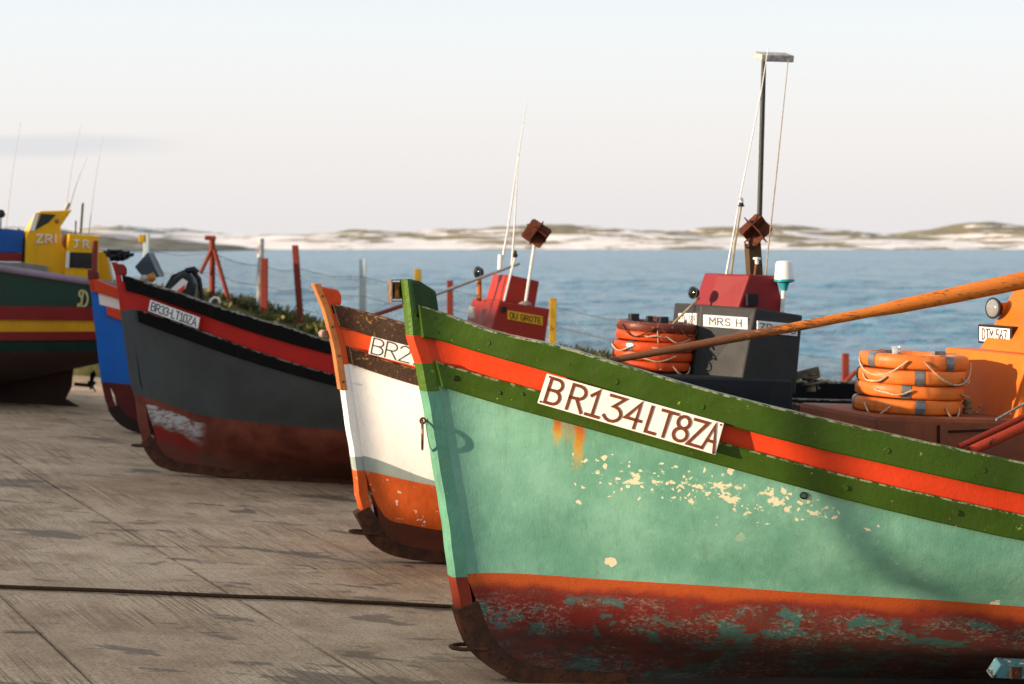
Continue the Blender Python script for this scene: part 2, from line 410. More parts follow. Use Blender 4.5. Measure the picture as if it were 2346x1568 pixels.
# ------------------------------------------------------------------ THE SETTING
DV = Vector((.459, -.888)).normalized(); EV = Vector((-DV.y, DV.x))      # joints of the slip run along DV
def concrete():
    m = NT('weathered_concrete'); w = m.coord('World'); ang = math.atan2(DV.y, DV.x)
    wr = m.coord('World', (.6, 26, 1), (0, 0, -ang)); wr2 = m.coord('World', (1.6, 75, 1), (0, 0, -ang))
    big = m.noise(w, .55, 7, .6); mid = m.noise(w, 2.6, 9, .65); fine = m.noise(w, 70, 4, .7)
    broom = m.noise(wr, 1.0, 4, .6); broom2 = m.noise(wr2, 1.0, 3, .6)
    c = m.mix(m.step(big, .3, .7), srgb('#cba989'), srgb('#e6c8a6'))
    c = m.mix(m.step(mid, .35, .7, 0, .55), c, srgb('#8c694a'))
    pm = m.step(m.noise(w, .9, 5, .6), .40, .66, .12, 1.0)
    c = m.mix(m.math('MULTIPLY', pm, m.step(broom, .42, .7, 0, .55)), c, srgb('#e8caa2'))
    c = m.mix(m.math('MULTIPLY', pm, m.step(broom2, .46, .66, 0, .75)), c, srgb('#624a34'))
    c = m.mix(m.step(fine, .46, .66, 0, .5), c, srgb('#5e4732'))
    # damp stains
    st = m.noise(m.coord('World', (.9, 1.9, 1), (0, 0, .1)), 1.7, 7, .6, .5); st2 = m.noise(m.coord('World', (2.4, 5.0, 1)), 1.3, 7, .6, .3)
    k = m.math('MAXIMUM', m.step(st, .59, .625), m.step(st2, .62, .65))
    c = m.mix(m.math('MULTIPLY', k, .66), c, srgb('#54463a'))
    jd = m.n('ShaderNodeVectorMath', operation='DOT_PRODUCT'); m.l(w, jd.inputs[0]); jd.inputs[1].default_value = (EV.x / 1.16, EV.y / 1.16, 0)
    je = m.math('SUBTRACT', jd.outputs['Value'], 3.03 / 1.16); je = m.math('ABSOLUTE', m.math('SUBTRACT', m.math('FRACT', m.math('ADD', je, .5)), .5))
    jn = m.noise(w, 14, 6, .7); jk = m.math('MULTIPLY', m.step(m.math('SUBTRACT', je, m.math('MULTIPLY', m.math('SUBTRACT', jn, .45), .05)), .012, .002), m.step(m.noise(w, 1.7, 4, .6), .38, .55))
    c = m.mix(m.math('MULTIPLY', jk, .4), c, srgb('#5a4a3a'))
    rs = m.noise(w, 1.1, 5, .6); c = m.mix(m.step(rs, .55, .72, 0, .4), c, srgb('#9a6f50'))
    h = m.math('ADD', m.math('MULTIPLY', pm, m.math('ADD', m.math('MULTIPLY', broom, .9), m.math('MULTIPLY', broom2, .8))), m.math('MULTIPLY', fine, .7))
    h = m.math('ADD', h, m.math('MULTIPLY', mid, 1.3))
    return m.done(c, m.step(k, 0, 1, .88, .6), 0, m.bump(h, .9, .012), .25)
M['concrete'] = concrete()
def build_ground():
    mb = MB(); xs = [-120, -60, -30, -20, -14, -9, -6, -3, 0, 3, 6, 10, 15, 20, 30, 60]; ys = [-80, -40, -20, -10, -5, 0, 5, 10, 15, 20, 24, 27]
    mb.grid([[(x, y, ground_z(x, y) - .028) for x in xs] for y in ys])
    g = mb.build('slipway', M['concrete']); tag(g, 'sloping concrete slipway laid in long slabs', None, None, 'structure')
    W, LN = 1.16, 3.6
    s = MB(); s.box((0, 0, -.03), (LN - .004, W - .004, .06)); me = s.build('slab', M['concrete'], data_only=True, bevel=.004, seg=1)
    nrm = Vector((.085, .012, 1)).normalized()
    ang = math.atan2(DV.y, DV.x)
    for i in range(-7, 9):
        e = 3.03 + (i + .5) * W
        off = random.uniform(0, LN) if i not in (0, 1) else (1.2 if i else 2.9)
        for j in range(-7, 4):
            d = j * LN + off; p = EV * e + DV * d
            if not (-8.5 < p.x < 9 and 2.5 < p.y < 22.5): continue
            if abs(p.x) > p.y * .34 + 2.4: continue
            o = bpy.data.objects.new('slab', me); COL.objects.link(o)
            zz = .098 - .085 * p.x - .012 * p.y + random.uniform(-.0025, .0025)
            q = Vector((0, 0, 1)).rotation_difference(nrm).to_matrix() @ Matrix.Rotation(ang, 3, 'Z') @ Matrix.Rotation(R(random.uniform(-.05, .05)), 3, 'X')
            o.matrix_world = Matrix.Translation((p.x, p.y, zz)) @ q.to_4x4()
            o.parent = g
build_ground()

SEA = -2.1
def build_sea():
    m = NT('sea_water'); w = m.coord('World', (1, .55, 1))
    a = m.noise(w, .9, 5, .6, .3); b = m.noise(m.coord('World', (.35, .16, 1)), .5, 5, .62, .4); c = m.noise(m.coord('World', (.02, .006, 1)), 1.0, 6, .6)
    d = m.noise(m.coord('World', (.22, .045, 1)), 1.0, 7, .75, .3)
    h = m.math('ADD', m.math('MULTIPLY', a, .35), m.math('ADD', m.math('MULTIPLY', b, 1.0), m.math('MULTIPLY', m.noise(m.coord('World', (.16, .05, 1)), 1.0, 5, .6), 2.2)))
    col = m.mix(m.step(c, .35, .65), (.018, .112, .185), (.032, .15, .228))
    col = m.mix(m.step(d, .4, .66), col, (.07, .22, .31))  # paler ripple streaks: wave shading put into the water colour
    m.done(col, .25, 0, m.bump(h, 1.0, 1.0), .40)
    M['sea'] = m.mat
    mb = MB(); mb.grid([[(x, y, SEA - .35) for x in (-5000, -1500, -300, 0, 300, 1500, 5000)] for y in (-200, 0, 30, 100, 400, 1500, 6000)])
    sea = tag(mb.build('sea', m.mat), 'calm blue bay water behind the boats', None, None, 'structure')
    mb = MB(); rows = []; r = 30.0; N3 = noise.noise
    while r < 1700:
        row = []
        for i in range(331):
            a = -.50 + 1.0 * i / 330; x, y = r * math.sin(a), r * math.cos(a)
            z = 1.7 * (.17 * N3(Vector((x * .07, y * .26, 1))) + .10 * N3(Vector((x * .24, y * .62, 5))) + .05 * N3(Vector((x * .8, y * 1.5, 9))))
            row.append((x, y, SEA + z * min(1.0, .35 + 130.0 / r)))
        rows.append(row); r *= 1.0085
    mb.grid(rows); w_ = mb.build('waves', m.mat, sea, smooth=180)
build_sea()

def build_dunes():
    m = NT('dune_sand_and_scrub'); w = m.coord('World')
    geo = m.sep(w)
    v = m.noise(m.coord('World', (.019, .016, .34)), 1.0, 8, .62, .5); v2 = m.noise(m.coord('World', (.05, .03, .2)), 1.0, 6, .6); hz = geo[2]
    f = m.math('ADD', m.math('MULTIPLY', v, .95), m.math('MULTIPLY', v2, .12))
    f = m.math('ADD', f, m.step(hz, -1, 20, -.075, .06))
    f = m.math('SUBTRACT', f, m.step(geo[0], -420, 60, .07, -.02))
    k = m.step(f, .505, .53)
    sc = m.mix(m.noise(m.coord('World', (.12, .05, .3)), 1.0, 6, .7), srgb('#766d56'), srgb('#978c72'))  # scrub tones paled to stand for distance haze
    sand = m.mix(m.step(v2, .3, .7), srgb('#e2d8d2'), srgb('#f7ede6'))
    m.done(m.mix(k, sand, sc), .95, 0, None, .1)
    M['dune'] = m.mat
    mb = MB(); nx, ny = 190, 46; rows = []
    for j in range(ny):
        y = 1440 + 560 * (j / (ny - 1)) ** 1.3; r = []
        for i in range(nx):
            x = -760 + 1560 * i / (nx - 1)
            t = (y - 1440)
            base = min(1, t / 130) ** .8
            rid = noise.fractal(Vector((x * .006, y * .008, 3.1)), 1.0, 2.1, 5) * .5 + .5
            crest = 19.5 + 3.2 * math.sin(x * .012 + 1.0) + 2.6 * math.sin(x * .031) + 3.5 * noise.noise(Vector((x * .02, 7.7, 0))) + (.5 if x > 180 else 0) * min(1, (x - 180) / 120 if x > 180 else 0)
            z = SEA - .4 + 1.0 * min(1, t / 20) + base * crest * (.30 + .85 * rid) + 2.2 * noise.noise(Vector((x * .03, y * .03, 0)))*base
            r.append((x, y, z))
        rows.append(r)
    mb.grid(rows)
    tag(mb.build('dunes', m.mat, smooth=60), 'far white sand dunes with olive scrub across the bay', None, None, 'structure')
    # nearer scrub headland on the left
    m2 = NT('headland_scrub'); a = m2.noise(m2.coord('World', (.08, .05, .35)), 1.0, 8, .7); b = m2.noise(m2.coord('World', (.02, .02, .1)), 1, 5)
    c = m2.mix(m2.step(a, .35, .65), srgb('#625e53'), srgb('#8a8374')); c = m2.mix(m2.step(b, .58, .66), c, srgb('#cbbcb0')); m2.done(c, .95, 0, None, .1)
    mb = MB(); rows = []
    for j in range(24):
        t = j / 23; y = 1010 + 260 * t; r = []
        for i in range(70):
            x = -420 + 265 * i / 69
            e = max(0, min(1, (-163 - x) / 95)); prof = math.sin(math.pi * min(1, t * 1.1 + .02)) ** .7 if t < .9 else .3
            z = SEA - .6 + (e ** .6) * prof * (10.5 + 4.5 * noise.noise(Vector((x * .03, y * .02, 5)))) + .7 * min(1, e * 8)
            r.append((x, y, z))
        rows.append(r)
    mb.grid(rows); tag(mb.build('headland', m2.mat, smooth=60), 'grey scrub covered headland on the far left shore', None, None, 'structure')
build_dunes()

FY = 25.0
def crest(x): return lerp_tab([(-30, 1.5), (-9, 1.35), (-4.0, 1.12), (-2.57, .72), (.55, .42), (4.6, -.08), (10, -.8), (20, -1.8), (40, -2.6)], x)
def build_bank():
    m = NT('bank_soil'); w = m.coord('World'); a = m.noise(w, 3, 8, .65)
    c = m.mix(m.step(a, .35, .65), srgb('#4a4a2a'), srgb('#6e663e')); m.done(c, .95, 0, m.bump(a, 1, .1), .1)
    mb = MB(); prof = [(22.4, -9), (23.2, .3), (23.8, .75), (24.6, .97), (25.6, 1.0), (27, .8), (30, .35), (34, -.2), (40, -1.0)]
    rows = []
    for (y, k) in prof:
        r = []
        for i in range(90):
            x = -34 + 70 * i / 89
            g = ground_z(x, min(y, 27)) - .1; z = g + (crest(x) - g) * k if k > -.5 or k == -1.0 else g - .3
            if y > 30: z = min(z, SEA + (34 - y) * .3 + (.6 if y < 35 else 0) - .2) if crest(x) < 3 else z
            z += .12 * noise.noise(Vector((x * .9, y * .9, 1))) if k > 0 else 0
            r.append((x, y, z))
        rows.append(r)
    mb.grid(rows); tag(mb.build('bank', m.mat, smooth=80), 'low grassy bank between slipway and bay', None, None, 'structure')
    # coastal bushes and grass: thousands of small leaves in clumps
    g = NT('coastal_grass'); gi = g.n('ShaderNodeObjectInfo'); a = g.noise(g.coord('World'), 2.2, 6, .6)
    c = g.mix(g.step(a, .3, .7), srgb('#454c24'), srgb('#8c8550')); g.done(c, .8, 0, None, .2)
    mb = MB(); rnd = random.Random(3)
    def surf(x, y):
        k = lerp_tab(prof[1:], y); gz = ground_z(x, min(y, 27)) - .1
        return gz + (crest(x) - gz) * k
    for cl in range(420):
        x = rnd.uniform(-7.5, 1.5) if cl < 340 else rnd.uniform(1.5, 9); y = rnd.uniform(23.7, 26.4); z0 = surf(x, y)
        hh = rnd.uniform(.05, .14) * (1.0 if x < -2 else .8)
        for b in range(44):
            an = rnd.uniform(0, 6.28); rr = abs(rnd.gauss(0, .13)); px, py = x + rr * math.cos(an), y + rr * math.sin(an)
            d = Vector((math.cos(an) * .5 + rnd.gauss(0, .4), math.sin(an) * .5 + rnd.gauss(0, .4), 1)).normalized(); ln = hh * rnd.uniform(.5, 1.1)
            b0 = Vector((px, py, z0 - .03 + rnd.uniform(0, hh * .6))); sd = Vector((-d.y, d.x, 0)).normalized() * rnd.uniform(.012, .03)
            mid = b0 + d * ln * .55
            mb.add([b0 - sd * .5, b0 + sd * .5, mid + sd, b0 + d * ln, mid - sd], [[0, 1, 2, 3, 4]])
    tag(mb.build('grass', g.mat), 'green and straw coloured coastal grass on the bank', 'grass', None, 'stuff')
build_bank()

# ------------------------------------------------------------------ BOATS: hull builder
B0 = [(0, .045), (.06, .047), (.14, .068), (.4, .215), (.8, .44), (1.3, .68), (2, .93), (3, 1.14), (4, 1.22), (5.5, 1.19), (7, 1.0), (8, .8)]
B6 = [(0, .045), (.07, .047), (.17, .067), (.5, .17), (1, .40), (1.6, .64), (2.2, .82), (3, 1.0), (4, 1.1), (5.5, 1.02), (7, .6), (8, .3)]
RS = [0, .03, .06, .09, .12, .15, .18, .22, .26, .3, .35, .4, .46, .52, .6, .7, .8, .9, 1.0, 1.15, 1.3, 1.5, 1.7, 1.9, 2.15, 2.4, 2.7, 3, 3.4, 3.8, 4.3, 4.8, 5.4, 6, 6.6, 7.2, 7.6, 8]
RAB = .06
class Hull:
    def __init__(s, boat, stem, sheer, l1, l2, l3, wl, kt):
        s.b = boat; s.stem = sorted([(z, q) for q, z in stem]); s.stem_pts = stem
        s.z = dict(L0=sheer, L1=l1, L2=l2, L3=l3, WL=wl, KT=kt)
        s.rs = RS
        s.bt = dict(L0=B0, L1=B0, L2=B0, L3=B0, WL=B6)
    def sstem(s, z):
        t = s.stem
        if z <= t[0][0]: return t[0][1]
        for (z0, q0), (z1, q1) in zip(t, t[1:]):
            if z <= z1: return q0 + (q1 - q0) * (z - z0) / (z1 - z0)
        return t[-1][1]
    def row(s, name, r, out=0.0):
        z = lerp_tab(s.z[name], r); s0 = s.sstem(lerp_tab(s.z[name], 0)) + RAB
        return s.off(s0, s.bt[name], r, z, out)
    def off(s, s0, bt, r, z, out):
        t = lerp_tab(bt, r); d = (lerp_tab(bt, r + .02) - lerp_tab(bt, r - .02 if r > .02 else 0)) / (.04 if r > .02 else r + .02)
        n = Vector((-d, 1)).normalized()
        return Vector((s0 + r + n.x * out, -(t + n.y * out), z))
    def between(s, a, b, f, r, out=0.0):
        return s.row(a, r, out).lerp(s.row(b, r, out), f)
    def surf_rows(s):
        rows = [('L0', [s.row('L0', r) for r in s.rs]), ('L1', [s.row('L1', r) for r in s.rs]), ('L2', [s.row('L2', r) for r in s.rs]), ('L3', [s.row('L3', r) for r in s.rs])]
        for f in (.2, .4, .6, .8):
            ff = lambda r: f if f < .75 or not getattr(s, 'g1', None) else max(.65, 1 - lerp_tab(s.g1, r) / (lerp_tab(s.z['L3'], r) - lerp_tab(s.z['WL'], r)))
            rows.append(('T', [s.between('L3', 'WL', ff(r), r) + Vector((0, -.05 * math.sin(math.pi * f) * min(1, max(0, r - .3) / 1.5), 0)) for r in s.rs]))
        rows.append(('WL', [s.row('WL', r) for r in s.rs]))
        k0 = lerp_tab(s.z['KT'], 0); sk = s.sstem(k0) + RAB + .04
        for f, g in ((.12, .985), (.28, .93), (.48, .8), (.68, .6), (.86, .33), (1.0, 0)):
            out = []
            for r in s.rs:
                w = s.row('WL', r); kz = lerp_tab(s.z['KT'], r)
                b = max(.048, lerp_tab(B6, r) * g) if f < 1 else .045
                out.append(Vector((w.x + (sk + r - w.x) * f, -b, w.z + (kz - w.z) * f - (.045 if f == 1 else 0))))
            rows.append(('U', out))
        return rows
    def build(s, mats, zone, deck_mat, transom=0):
        """port and starboard shell in one mesh with the transom; zone(row name index)->material"""
        mb = MB(); rows = s.surf_rows(); pts = [r[1] for r in rows]; uv = []; uv2 = []; wlr = pts[8]
        l3 = pts[3]
        for sgn in (1, -1):
            P_ = [[Vector((p.x, p.y * sgn, p.z)) for p in r] for r in pts]
            mb.grid(P_, mif=lambda i, k: zone(i), flip=sgn < 0)
            for r in P_: uv += [(p.x, l3[k].z - p.z) for k, p in enumerate(r)]; uv2 += [(p.x, wlr[k].z - p.z) for k, p in enumerate(r)]
        n = len(s.rs); nr = len(pts)
        for i in range(nr - 1):
            a, b = i * n + n - 1, (i + 1) * n + n - 1
            mb.f.append([a, b, b + nr * n, a + nr * n]); mb.m.append(zone(i))
        h = mb.build('hull', mats, None, s.b, smooth=50, uv=uv, uv2=uv2)
        d = MB(); drow = [[], [], []]
        for r in s.rs[4:]:
            p = s.row('L0', r); q = Vector((p.x, p.y + .06, p.z - .16))
            drow[0].append(q); drow[1].append(Vector((p.x, 0, p.z - .13))); drow[2].append(Vector((p.x, -q.y, q.z)))
        d.grid(drow); d.build('deck', deck_mat, None, s.b)
        return h
    def strake(s, name, a, b, mat, out, r0=.02, r1=8, inner=None, side=1, sub=None, rnd=.007):
        mb = MB(); sts = [r0] + [r for r in s.rs if r0 + .015 < r < min(r1, s.rs[-1])] + [min(r1, s.rs[-1] + .02)]; rows = []; uvr = []
        for r in sts:
            T = s.row(a, r); Bq = s.row(b, r); To = s.row(a, r, out); Bo = s.row(b, r, out)
            w = .004 * noise.noise(Vector((r * 2.3, out * 30, len(name)))) + .0025 * noise.noise(Vector((r * 9, 3, len(name))))
            To.z += w; T.z += w
            ti = T.lerp(To, max(0, 1 - rnd / out)); bi = Bq.lerp(Bo, max(0, 1 - rnd / out))
            p = []
            if inner:
                ii = s.row(a, r, -inner); ii.z += w; p += [Vector((ii.x, ii.y, ii.z - .15)), Vector((ii.x, ii.y, ii.z - .012)), s.row(a, r, -inner + .012) + Vector((0, 0, w))]
            p += [T, ti, To - Vector((0, 0, rnd)), To.lerp(Bo, .5), Bo + Vector((0, 0, rnd)), bi, Bq]
            if side < 0: p = [Vector((q.x, -q.y, q.z)) for q in p]
            rows.append(p)
        mb.grid(rows, flip=side < 0)
        m = len(rows[0]); base = len(mb.v)
        mb.f.append(list(range(m))); mb.m.append(0); mb.f.append(list(range((len(rows) - 1) * m, len(rows) * m))); mb.m.append(0)
        return mb.build(name, mat, sub, s.b, smooth=35)
    def stem_post(s, mats, zone, top, foot, head=None, w=.045, wf=.016):
        sheer0 = lerp_tab(s.z['L0'], .1) - .03; wf = w * .68
        zs = []; z = top
        while z > foot: zs.append(z); z -= .02
        zs.append(foot); mb = MB(); rows = []
        for z in zs:
            q = s.sstem(z); j = .0035 * noise.noise(Vector((z * 9, 2, s.b.O.x)))
            dp = .066 if z < sheer0 else .036
            rows.append([(q + dp, -w, z), (q + .013 + j, -w, z), (q + j, -wf, z), (q + j, wf, z), (q + .013, w, z), (q + dp, w, z)])
        mb.grid(rows, mif=lambda i, k: zone((zs[i] + zs[i + 1]) / 2))
        mb.f.append([0, 1, 2, 3, 4, 5]); mb.m.append(zone(top)); n = len(zs) - 1
        mb.f.append([n * 6 + i for i in range(6)]); mb.m.append(zone(foot))
        return mb.build('stem', mats, None, s.b, smooth=20)
    def foot_shoe(s, path, mat, name, w=.05, hgt=.085, hfun=None):
        """steel or timber shoe along the foot of stem and keel; path of (s,z) on its lower edge"""
        mb = MB(); rows = []
        for i, (q, z) in enumerate(path):
            a = path[max(0, i - 1)]; b = path[min(len(path) - 1, i + 1)]; d = Vector((b[0] - a[0], b[1] - a[1])).normalized(); n = Vector((-d.y, d.x)) if d.x > 0 else Vector((-d.y, d.x))
            h = hfun(i) if hfun else hgt
            p0 = Vector((q, z)); p1 = p0 + n * h
            rows.append([(p1.x, -w * .98, p1.y), (p0.x, -w, p0.y), (p0.x, w, p0.y), (p1.x, w * .98, p1.y)])
        mb.grid(rows)
        for i in range(len(rows) - 1):
            mb.f.append([i * 4, i * 4 + 3, (i + 1) * 4 + 3, (i + 1) * 4]); mb.m.append(0)
        mb.f.append([0, 1, 2, 3]); mb.m.append(0); e = (len(rows) - 1) * 4; mb.f.append([e, e + 1, e + 2, e + 3]); mb.m.append(0)
        return mb.build(name, mat, None, s.b, bevel=.005, seg=1)

def smooth_path(pts, n=6):
    out = []
    xs = list(range(len(pts)))
    for i in range((len(pts) - 1) * n + 1):
        u = i / n
        out.append(tuple(lerp_tab([(k, p[c]) for k, p in enumerate(pts)], u) for c in range(len(pts[0]))))
    return out
def bolt(boat, pos, nrm, r, mat, name='bolt', dome=.5):
    mb = MB(); mb.lathe([(r, -.004), (r, r * .25), (r * .7, r * dome), (r * .3, r * dome * 1.15)], pos, nrm, 12)
    return mb.build(name, mat, None, boat, smooth=40)
def cabin(boat, name, corners, mat, bevel=.012, parent=None, aft=None):
    """corners: (top xy, bottom xy, t) along the port side, mirrored to starboard"""
    top = [boat.bp(c[0][0], c[0][1], c[2]) for c in corners]; bot = [boat.bp(c[1][0], c[1][1], c[2]) for c in corners]
    if aft is not None:
        t, b = top[-1], bot[-1]; top.append(t + Vector((aft, 0, -.05 * aft))); bot.append(b + Vector((aft, 0, -.08 * aft)))
    mir = lambda v: Vector((v.x, -v.y, v.z))
    T = top + [mir(v) for v in reversed(top)]; Bt = bot + [mir(v) for v in reversed(bot)]
    mb = MB(); mb.prism(Bt, T)
    o = mb.build(name, mat, parent, boat, bevel=bevel)
    return o, top, bot
def rod(boat, name, pts, r, mat, n=8, parent=None):
    mb = MB(); mb.tube(pts, r, n); return mb.build(name, mat, parent, boat, smooth=40)
def reflector(boat, name, c, size, mat, rot):
    """rusty radar reflector: three square plates crossing at right angles"""
    mb = MB(); Mx = rot; h = size / 2; th = .004
    def plate(ax):
        n = Mx.col[ax]; a = Mx.col[(ax + 1) % 3]; b = Mx.col[(ax + 2) % 3]; k = .16
        out = [(1, 1 - k), (1 - k, 1), (-1 + k, 1), (-1, 1 - k), (-1, -1 + k), (-1 + k, -1), (1 - k, -1), (1, -1 + k)]
        pts = [c + a * (u * h) + b * (v * h) for u, v in out]
        mb.prism([p - n * th / 2 for p in pts], [p + n * th / 2 for p in pts])
    for ax in range(3): plate(ax)
    return mb.build(name, mat, None, boat)
def spot(boat, name, c, axis, r, mats, depth=1.3):
    d = Vector(axis).normalized(); mb = MB()
    mb.lathe([(r * .25, -r * depth), (r * .75, -r * .95 * depth * .8), (r, -r * .15), (r * 1.06, 0), (r * 1.06, r * .12), (r * .93, r * .14)], c, d, 20, 0)
    o = mb.build(name, mats[0], None, boat, smooth=40)
    g = MB(); g.lathe([(r * .92, r * .10), (r * .8, r * .22), (r * .45, r * .33), (r * .1, r * .37)], c, d, 20, 0)
    g.build('lens', mats[1], o, boat, smooth=60)
    return o
def new_boat(name, O, label, yaw=18):
    b = Boat(O, yaw); b.root = empty(name, (O[0], O[1], b.z0), b.yaw); tag(b.root, label, 'boat', 'fishing boats hauled out in a row on the slipway')
    return b

# ------------------------------------------------------------------ life rings
def ring_material(name, col, chips=()):
    return paint(name, col, .45, .25, .5, chips, .3, 18)
M['ring_orange'] = ring_material('ring_orange', '#d9722c')
M['ring_deep'] = ring_material('ring_deep_orange', '#c94a1c')
M['ring_peel'] = ring_material('ring_peeling', '#6a3023', [('#b08c78', 30, .6)])
def se(x): return math.copysign(abs(x) ** .55, x)
def life_ring(loc, tilt, OD, tube, mat, label, bands, ropes, rz=0, tape=True, rope_mat=None):
    root = empty('life_ring', loc); root.rotation_euler = (tilt[0], tilt[1], rz)
    tag(root, label, 'life ring', 'life rings stacked on the boats')
    m = 20
    R_, a, bz = OD / 2 - tube / 2 - .004, tube / 2 + .004, tube / 2
    mb = MB(); rows = []; n, m = 56, 20
    for i in range(n + 1):
        u = 2 * math.pi * i / n; w = 1 + .012 * math.sin(3 * u + loc[0] * 9)
        rows.append([Vector(((R_ + a * se(math.cos(2 * math.pi * k / m))) * math.cos(u) * w, (R_ + a * se(math.cos(2 * math.pi * k / m))) * math.sin(u) * w, bz + bz * se(math.sin(2 * math.pi * k / m)))) for k in range(m + 1)])
    mb.grid(rows); mb.build('ring_body', mat, root, smooth=80)
    if tape:
        for bd in bands:
            g = MB(); rows = []
            for i in range(5):
                u = R(bd - 5 + 10 * i / 4); w = 1 + .012 * math.sin(3 * u + loc[0] * 9); rows.append([Vector(((R_ + (a + .002) * se(math.cos(2 * math.pi * k / m))) * math.cos(u) * w, (R_ + (a + .002) * se(math.cos(2 * math.pi * k / m))) * math.sin(u) * w, bz + (bz + .002) * se(math.sin(2 * math.pi * k / m)))) for k in range(m + 1)])
            g.grid(rows); g.build('reflective_band', M['tape'], root, smooth=80)
    for (u0, u1, sag) in ropes:
        pts = []
        for i in range(15):
            f = i / 14; u = R(u0 + (u1 - u0) * f); k = R_ + a + .006 + .012 * math.sin(math.pi * f)
            pts.append((k * math.cos(u), k * math.sin(u), bz * 1.15 - sag * math.sin(math.pi * f) + .004 * math.sin(9 * f + u0)))
        g = MB(); g.tube(pts, .0045, 6); g.build('grab_line', rope_mat or M['rope_pale'], root, smooth=60)
    return root

# ------------------------------------------------------------------ GREEN BOAT (nearest)
def sh(tab): return [(round(r - RAB, 3), z) for r, z in tab]
def mint_hull():
    m = NT('mint_topside_paint'); uv = m.sep(m.coord('UV')); co = m.coord('Object'); u, v = uv[0], uv[1]
    a = m.noise(co, 2.6, 9, .64); b = m.noise(m.coord('Object', (9, 9, 1.2)), 2.0, 8, .66)
    c = m.mix(m.step(a, .32, .68), srgb('#5d937d'), srgb('#7cae98'))
    c = m.mix(m.step(b, .5, .8, 0, .45), c, srgb('#51705a'))
    wv = m.noise(co, 18, 6, .7); c = m.mix(m.step(wv, .55, .8, 0, .35), c, srgb('#98c9ae'))
    # rust weeping from the fastenings of the number board
    wob = m.math('MULTIPLY', m.math('SUBTRACT', m.noise(co, 30, 4), .5), .03)
    for (s0, hw, ln) in ((.395, .020, .14), (.478, .026, .24), (.44, .075, .12)):
        du = m.math('ABSOLUTE', m.math('SUBTRACT', m.math('ADD', u, wob), s0))
        k = m.math('MULTIPLY', m.step(du, hw, hw * .35), m.step(v, ln, ln * .25)); k = m.math('MULTIPLY', k, m.step(v, -.01, .0))
        k = m.math('MULTIPLY', k, .95 if hw < .03 else .35)
        c = m.mix(k, c, m.mix(m.step(v, .0, ln * .7), srgb('#a8561a'), srgb('#c79a24')))
    # flaking: cream filler shows along a scraped band, a few flakes elsewhere
    ctr = m.math('ADD', m.math('MULTIPLY', u, -.13), .262)
    dv = m.math('DIVIDE', m.math('SUBTRACT', v, ctr), .075); g = m.math('POWER', 2.718, m.math('MULTIPLY', m.math('MULTIPLY', dv, dv), -1.0))
    g = m.math('MULTIPLY', g, m.math('MULTIPLY', m.step(u, .3, .75), m.step(u, 1.75, 1.35)))
    g2 = m.math('MULTIPLY', m.step(u, .75, 1.0), m.step(u, 1.45, 1.3))
    f = m.noise(m.coord('Object', (1.0, 1.0, 1.6)), 22, 5, .55, .25); f2 = m.noise(co, 9, 4, .5, .6)
    t = m.math('ADD', f, m.math('MULTIPLY', g, .165)); t = m.math('ADD', t, m.math('MULTIPLY', m.math('MULTIPLY', g, g2), m.math('MULTIPLY', m.step(f2, .46, .56), .13)))
    dco = m.n('ShaderNodeVectorMath', operation='ADD'); m.l(co, dco.inputs[0]); nvec = m.n('ShaderNodeTexNoise'); m.l(co, nvec.inputs['Vector']); nvec.inputs['Scale'].default_value = 30; nvec.inputs['Detail'].default_value = 5
    nsc = m.n('ShaderNodeVectorMath', operation='SCALE'); m.l(nvec.outputs['Color'], nsc.inputs[0]); nsc.inputs['Scale'].default_value = .05; m.l(nsc.outputs[0], dco.inputs[1])
    kf = None
    for vs_, thr, gm in ((30, .80, .27), (52, .84, .28), (15, .968, .10)):
        vo = m.n('ShaderNodeTexVoronoi'); m.l(dco.outputs[0], vo.inputs['Vector']); vo.inputs['Scale'].default_value = vs_
        rnd_ = m.sep(vo.outputs['Color']); q = m.math('MULTIPLY', m.step(vo.outputs['Distance'], .36, .31), m.step(m.math('ADD', rnd_[0], m.math('MULTIPLY', g, gm)), max(thr + .1, 1.0) if vs_ != 15 else .985, max(thr + .1, 1.0) + .005 if vs_ != 15 else .99))
        kf = q if kf is None else m.math('MAXIMUM', kf, q)
    k = m.math('MAXIMUM', m.step(t, .745, .757), kf); halo = m.step(t, .69, .73)
    c = m.mix(m.math('MULTIPLY', halo, .25), c, srgb('#9fc7ad'))
    c = m.mix(k, c, m.mix(f2, srgb('#cbc29c'), srgb('#e2dac0')))
    # scratches
    sc = m.noise(m.coord('Object', (3, 3, 40)), 3.0, 3, .5, 1.2); sk = m.math('MULTIPLY', m.step(sc, .70, .72), m.step(a, .5, .62))
    c = m.mix(m.math('MULTIPLY', sk, .5), c, srgb('#3d4f43'))
    lump = m.noise(co, 16, 5, .6); fine = m.noise(m.coord('Object', (60, 60, 22)), 2.2, 4, .65)
    h = m.math('ADD', m.math('MULTIPLY', lump, .7), m.math('MULTIPLY', fine, .35)); h = m.math('SUBTRACT', h, m.math('MULTIPLY', k, .55))
    pl = m.math('ABSOLUTE', m.math('SUBTRACT', m.math('FRACT', m.math('ADD', m.math('DIVIDE', v, .135), m.math('MULTIPLY', m.noise(co, 2, 2), .06))), .5)); h = m.math('SUBTRACT', h, m.step(pl, .035, .0, 0, .13))
    return m.done(c, m.step(a, .3, .7, .42, .6), 0, m.bump(h, .32, .01), .3)
